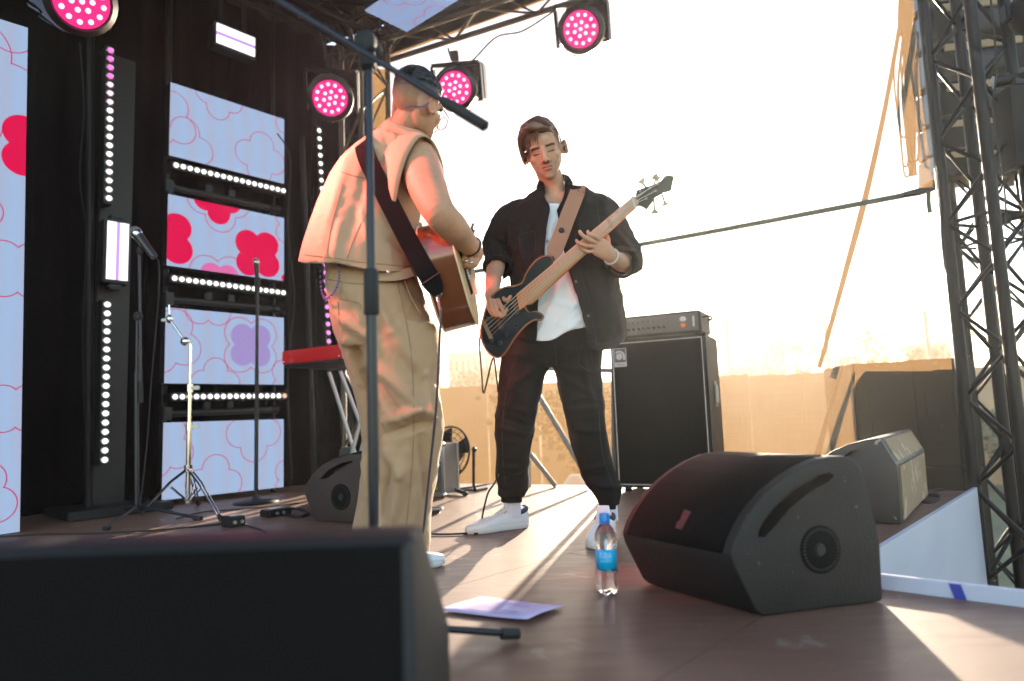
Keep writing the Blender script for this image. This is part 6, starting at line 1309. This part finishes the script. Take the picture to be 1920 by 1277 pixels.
# inner side panel, collar, welt, snaps
mb = MB(); mb.tube(catmull([at(716, 246, 2.44), at(735, 228, 2.50), at(760, 226, 2.56), at(792, 250, 2.55), at(800, 268, 2.47), at(782, 262, 2.40), at(752, 250, 2.41), at(728, 244, 2.42)], 6), .017, n=10, closed=False); mb.build('collar', VST, ve)
wl = [(567, 487), (600, 491), (640, 492), (670, 500), (705, 507), (745, 509), (778, 508)]; mb = MB(); ribbon(mb, catmull([at(x, y - 4, 2.49 - .165 * math.sqrt(max(0, 1 - ((x - 673) / 108) ** 2))) for x, y in wl], 4), np.array([0, -1., 0]), .016, .009); mb.build('hem_band', VST, ve)
mb = MB(); ribbon(mb, catmull([at(662, 506, 2.40), at(690, 514, 2.37), at(720, 518, 2.36), at(750, 516, 2.37), at(772, 510, 2.40)], 5), np.array([0, -1., 0]), .034, .006); mb.build('side_tab', VST, ve)
SNP = pbr('snap_metal', (.45, .40, .42), .3, metal=.8)
for x, y, d in ((631, 483, 2.345), (640, 441, 2.345), (706, 508, 2.325), (728, 510, 2.325)): MB().ell(at(x, y, d), (.0065, .003, .0065)).build('snap', SNP, ve)
# trousers
TRT = pbr('tan_trouser_twill', (.41, .26, .145), .82, var=.06, bump=.2, bscale=500, sheen=.15)
mb = MB(); mb.loft([ring((612, 488), (775, 495), 2.52, .135), ring((611, 512), (782, 515), 2.52, .14), ring((615, 560), (800, 570), 2.51, .15), ring((625, 620), (818, 630), 2.51, .15), ring((640, 650), (822, 660), 2.51, .14)], n=44)
mb.loft([ring((668, 600), (820, 610), 2.49, .13), ring((680, 660), (823, 670), 2.48, .125), ring((694, 715), (819, 725), 2.47, .115), ring((702, 770), (827, 778), 2.45, .11), ring((708, 830), (826, 838), 2.47, .112), ring((702, 890), (818, 900), 2.50, .112), ring((694, 950), (810, 960), 2.52, .115), ring((684, 1010), (806, 1020), 2.54, .12), ring((682, 1052), (806, 1056), 2.55, .12)], n=34)
mb.loft([ring((620, 590), (740, 600), 2.58, .12), ring((638, 650), (750, 660), 2.60, .115), ring((655, 710), (750, 720), 2.62, .108), ring((676, 775), (756, 780), 2.62, .10), ring((682, 840), (760, 845), 2.64, .10), ring((676, 900), (756, 905), 2.66, .105), ring((666, 960), (750, 965), 2.68, .11), ring((658, 1005), (745, 1010), 2.68, .11), ring((656, 1024), (745, 1026), 2.68, .11)], n=34)
co, fs = fuse(mb, .009, 2)
co = folds(co, fs, [(640, 520, 690, 620, 9, 10), (655, 560, 720, 640, 8, -9), (690, 540, 740, 620, 8, 8), (632, 590, 700, 640, 8, 9), (720, 600, 790, 700, 10, 9), (700, 680, 790, 770, 9, 14), (690, 700, 760, 790, 7, -13), (720, 790, 800, 765, 9, 16), (725, 815, 815, 790, 7, -13), (790, 770, 822, 790, 7, 12), (720, 830, 760, 900, 9, 10), (800, 700, 810, 860, 5, 9), (790, 820, 800, 960, 6, -8), (760, 850, 730, 1000, 10, 10), (735, 870, 710, 1000, 7, -9), (680, 840, 700, 960, 7, 9), (760, 520, 795, 560, 6, -8), (650, 640, 690, 740, 8, 9), (810, 720, 826, 770, 4, 8), (705, 740, 715, 860, 5, -10)], 2.1)
co = ripple(co, fs, .010, 8, 21, (1, 1, .45)); co = crumple(co, fs, .0045, 5, 6, (1.4, 1, .6), -.5); co = crumple(co, fs, .0025, 18, 7, (1.3, 1, .6), .5); P = pix(co); co, fs = cut(co, fs, (co[:, 2] < .035)); tt_ = mesh_obj('trousers', co, fs, TRT, gp, .004); seams('seam', co, fs, [[(745, 530), (768, 640), (776, 760), (772, 880), (760, 1000)], [(616, 524), (670, 532), (760, 528)], [(636, 560), (672, 568), (676, 578)], [(634, 566), (640, 612), (672, 622)], [(690, 535), (688, 600), (700, 660)]], SET, tt_, .0017)
mb = MB(); mb.tube(catmull([at(x, y, d) for x, y, d in ((757, 522, 2.395), (772, 560, 2.39), (790, 590, 2.40))], 6), .002, n=5); mb.build('pocket_seam', TRT, tt_)
mb = MB(); ch = catmull([at(634, 496, 2.36), at(636, 520, 2.35), at(628, 545, 2.36), at(610, 560, 2.40), at(602, 540, 2.42), at(600, 500, 2.44)], 9)
for i, p in enumerate(ch): mb.ell(p + np.array([0, 0, .002 * (-1) ** i]), (.0042, .0042, .0042), nu=6, nv=5)
c_ = mb.build('key_cord', TWC, gp); c_['kind'] = 'stuff'
# shoes
def plain_shoe(heel, toe): 
    f_ = unit((toe - heel) * np.array([1, 1, 0])); s_ = np.array([f_[1], -f_[0], 0]); L = .29; Z = lambda t, z: heel * np.array([1, 1, 0]) + f_ * L * t + UP * z * L
    sh = MB(); sh.loft([(Z(t, .03 + h / 2), s_ * w_ * L, UP * h / 2 * L) for t, w_, h in ((0, .10, .28), (.1, .125, .3), (.35, .125, .26), (.6, .15, .2), (.8, .15, .15), (.94, .11, .12), (1, .05, .09))], n=24); u = sh.build('sneaker', SHO, gp)
    so = MB(); ol = [(0, .09), (.1, .13), (.4, .13), (.7, .16), (.9, .13), (1.01, .03)]; so.prism([Z(t, .01) + s_ * w_ * L for t, w_ in ol] + [Z(t, .01) - s_ * w_ * L for t, w_ in ol[::-1]], UP * L * .07, bev=.004); so.build('sole', SOL, u)
tp = gnd(822, 1060); plain_shoe(tp - unit(np.array([.85, .5, 0])) * .27, tp)
h_ = at(700, 1030, 2.68) * np.array([1, 1, 0]); plain_shoe(h_ - np.array([.05, .02, 0]), h_ + np.array([.2, .15, 0]))
mb = MB(); wc = at(884, 463, 2.425); x, y, z = frame(unit(at(889, 469, 2.44) - at(876, 455, 2.40))); mb.tube([wc + (x * math.cos(a) + y * math.sin(a)) * .037 for a in np.linspace(0, 6.2832, 21)[:-1]], .004, n=6, closed=True); mb.build('wristband', RUB, gp)
mb = MB()
for x_, y_ in ((874, 489), (884, 492)): mb.ell(at(x_, y_, 2.408), (.008, .005, .005), nu=10, nv=6)
mb.build('ring', CHR, gp)
# ------------------------------------------------------------------ acoustic guitar
AO = at(838, 522, 2.42); n_ax = unit(np.array([.0, .90, .40])); t_ax = unit(CR * .965 + CU * .22 - CF * .10); t_ax = unit(t_ax - n_ax * (t_ax @ n_ax)); w_ax = np.cross(t_ax, n_ax)
if w_ax[2] > 0: w_ax = -w_ax
ag = thing('acoustic_guitar', AO, 'brown acoustic guitar with a black strap, its rounded lower end facing out', 'guitar')
WOD = pbr('brown_guitar_wood', (.14, .043, .014), .22, var=.35, scale=5, coat=.5); TOP = pbr('spruce_top', (.62, .42, .20), .3, var=.1, coat=.4); BND = pbr('cream_binding', (.65, .5, .32), .35)
hp = [(0, .0), (.0, .06), (.012, .11), (.045, .158), (.09, .188), (.14, .194), (.19, .180), (.24, .148), (.28, .128), (.32, .126), (.37, .142), (.42, .148), (.46, .132), (.49, .09), (.50, .04), (.50, 0)]
E0 = AO - t_ax * .055 - n_ax * .10
ol = smooth_poly([(a, b) for a, b in hp[1:-1]] + [(a, -b) for a, b in hp[1:-1][::-1]], 3); TH = .115
sh = [E0 + n_ax * a + w_ax * b for a, b in ol]
MB().prism(sh, t_ax * TH).build('rim', WOD, ag, sharp=30)
MB().prism([p + t_ax * (TH + .0005) for p in sh], t_ax * .004).build('soundboard', TOP, ag, sharp=30); MB().prism([p - t_ax * .004 for p in sh], t_ax * .004).build('back', WOD, ag, sharp=30)
for o_ in (0, TH + .002): MB().tube([p + t_ax * o_ for p in sh], .0028, n=6, closed=True).build('binding', BND, ag)
F0 = E0 + t_ax * (TH + .008)
MB().box(F0 + n_ax * .62, (.70, .055, .012), (n_ax, w_ax, t_ax), bev=.002).build('fretboard', BLK, ag); MB().box(F0 + n_ax * .74 - t_ax * .012, (.46, .05, .022), (n_ax, w_ax, t_ax), bev=.008).build('neck', WOD, ag); MB().box(F0 + n_ax * 1.06 - t_ax * .01, (.18, .075, .016), (n_ax, w_ax, t_ax), bev=.004).build('headstock', BLK, ag)
MB().box(F0 + n_ax * .14 - t_ax * .001, (.035, .17, .010), (n_ax, w_ax, t_ax), bev=.003).build('bridge', BLK, ag)
for i in range(6):
    MB().tube([F0 + n_ax * .14 + w_ax * (.010 * (i - 2.5)) + t_ax * .009, F0 + n_ax * 1.02 + w_ax * (.007 * (i - 2.5)) + t_ax * .012], .0008, n=4).build('string', STEEL, ag); MB().ell(F0 + n_ax * .128 + w_ax * (.010 * (i - 2.5)) + t_ax * .006, (.004, .004, .004), nu=8, nv=6).build('bridge_pin', WHP, ag)
MB().lathe([(.048, 0), (.048, .002), (.0, .0022)], E0 + n_ax * .30 + t_ax * (TH + .004), frame(t_ax), n=28).build('soundhole', RUB, ag)
jk_ = E0 + t_ax * TH * .5 - n_ax * .004
BRS = pbr('brass_jack', (.55, .42, .22), .25, metal=1.)
jx = onp(821, 550, jk_, n_ax); MB().lathe([(.004, -.002), (.016, .0), (.016, .006), (.012, .010), (.006, .010), (.005, .004)], jx, frame(-n_ax), n=24).build('jack_socket', BRS, ag)
sb2 = [(823, 552, 2.305), (800, 512, 2.30), (772, 462, 2.31), (740, 400, 2.325), (712, 345, 2.34), (690, 300, 2.36), (683, 272, 2.40), (690, 258, 2.47), (702, 256, 2.56), (716, 276, 2.63)]
STP = pbr('black_strap_webbing', (.006, .0055, .0055), .9, bump=.2, bscale=300, spec=.15); pts_ = catmull([at(*p) for p in sb2], 5)
mb = MB(); ribbon(mb, pts_, [unit(CC - p) if i < 30 else unit(UP - CR) for i, p in enumerate(pts_)], [.030, .045, .058] + [.066] * (len(pts_) - 3), .004); st2 = mb.build('strap', STP, ag)
mb = MB(); a, b = at(790, 535, 2.296), at(824, 512, 2.296); mb.cyl(a, b, .004, n=8); mb.build('strap_slider', BLKM, st2)
mb = MB(); mb.tube(catmull([jx - n_ax * .012, jx - n_ax * .025 - UP * .01, at(826, 585, 2.27), at(824, 640, 2.28), at(818, 760, 2.31), at(806, 880, 2.36), at(795, 985, 2.43), gnd(790, 1040) + UP * .008], 8), .0042, n=8); tag(mb.build('instrument_cable', pbr('grey_cable', (.05, .045, .055), .5)), 'dark cable hanging from the end of the acoustic guitar down along the trouser leg', 'cable')
pl = MB(); pl.cyl(jx - n_ax * .022 - UP * .004, at(826, 582, 2.272), .0065, .0055, n=12); tag(pl.build('jack_plug', CHR), 'silver jack plug below the brass socket of the acoustic guitar', 'plug')

# ------------------------------------------------------------------ loose cables on the rigging
def loose(pts, r, label, name='rigging_cable'):
    mb = MB(); mb.tube(catmull(pts, 7), r, n=6); tag(mb.build(name, RUB), label, 'cable')
loose([at(1733, 40, 4.3), at(1745, 200, 4.28), at(1762, 360, 4.25), at(1768, 470, 4.26), at(1790, 640, 4.25), at(1800, 800, 4.25), at(1815, 960, 4.25)], .007, 'dark cable strapped along the left chord of the near truss tower')
loose([at(1856, -20, 3.95), at(1868, 120, 3.96), at(1862, 210, 3.94), at(1880, 320, 3.95), at(1888, 420, 3.96)], .006, 'dark cable hanging loosely down the front chord of the near truss tower')
loose([at(600, 60, 5.0), at(612, 100, 5.0), at(632, 120, 5.02), at(660, 95, 5.0), at(700, 70, 5.0), at(760, 88, 4.95), at(820, 60, 4.95)], .006, 'black power cable sagging under the roof between two par lights')
loose([at(840, 90, 5.0), at(850, 115, 5.02), at(880, 118, 5.0), at(930, 70, 5.0), at(980, 58, 4.95), at(1040, 20, 4.95)], .006, 'black power cable sagging along the roof truss towards the right hand par light')
loose([at(150, 80, 4.6), at(158, 200, 4.6), at(150, 330, 4.6), at(162, 450, 4.6), at(155, 620, 4.6), at(160, 800, 4.6), at(170, 950, 4.5)], .007, 'dark cable running down beside the upright light bars')
loose([wallpt(520, 250, .05), wallpt(545, 300, .05), wallpt(540, 420, .05), wallpt(552, 560, .05), wallpt(540, 700, .05), wallpt(548, 900, .05)], .006, 'dark cable hanging at the right end of the small screens')
# ================================================================== haze volume, added for the warm veil of glare around the sun
hz = MB().box((0, 30, 4.0), (640, 640, 12.8)).build('haze', [], None, smooth=False); hz['kind'] = 'stuff'
m = bpy.data.materials.new('glare_haze'); m.use_nodes = True; t = m.node_tree; t.nodes.remove(t.nodes['Principled BSDF'])
v = t.nodes.new('ShaderNodeVolumePrincipled'); v.inputs['Color'].default_value = (.92, .94, .98, 1); v.inputs['Density'].default_value = .0014; v.inputs['Anisotropy'].default_value = .70
t.links.new(v.outputs[0], t.nodes['Material Output'].inputs['Volume']); hz.data.materials.append(m)
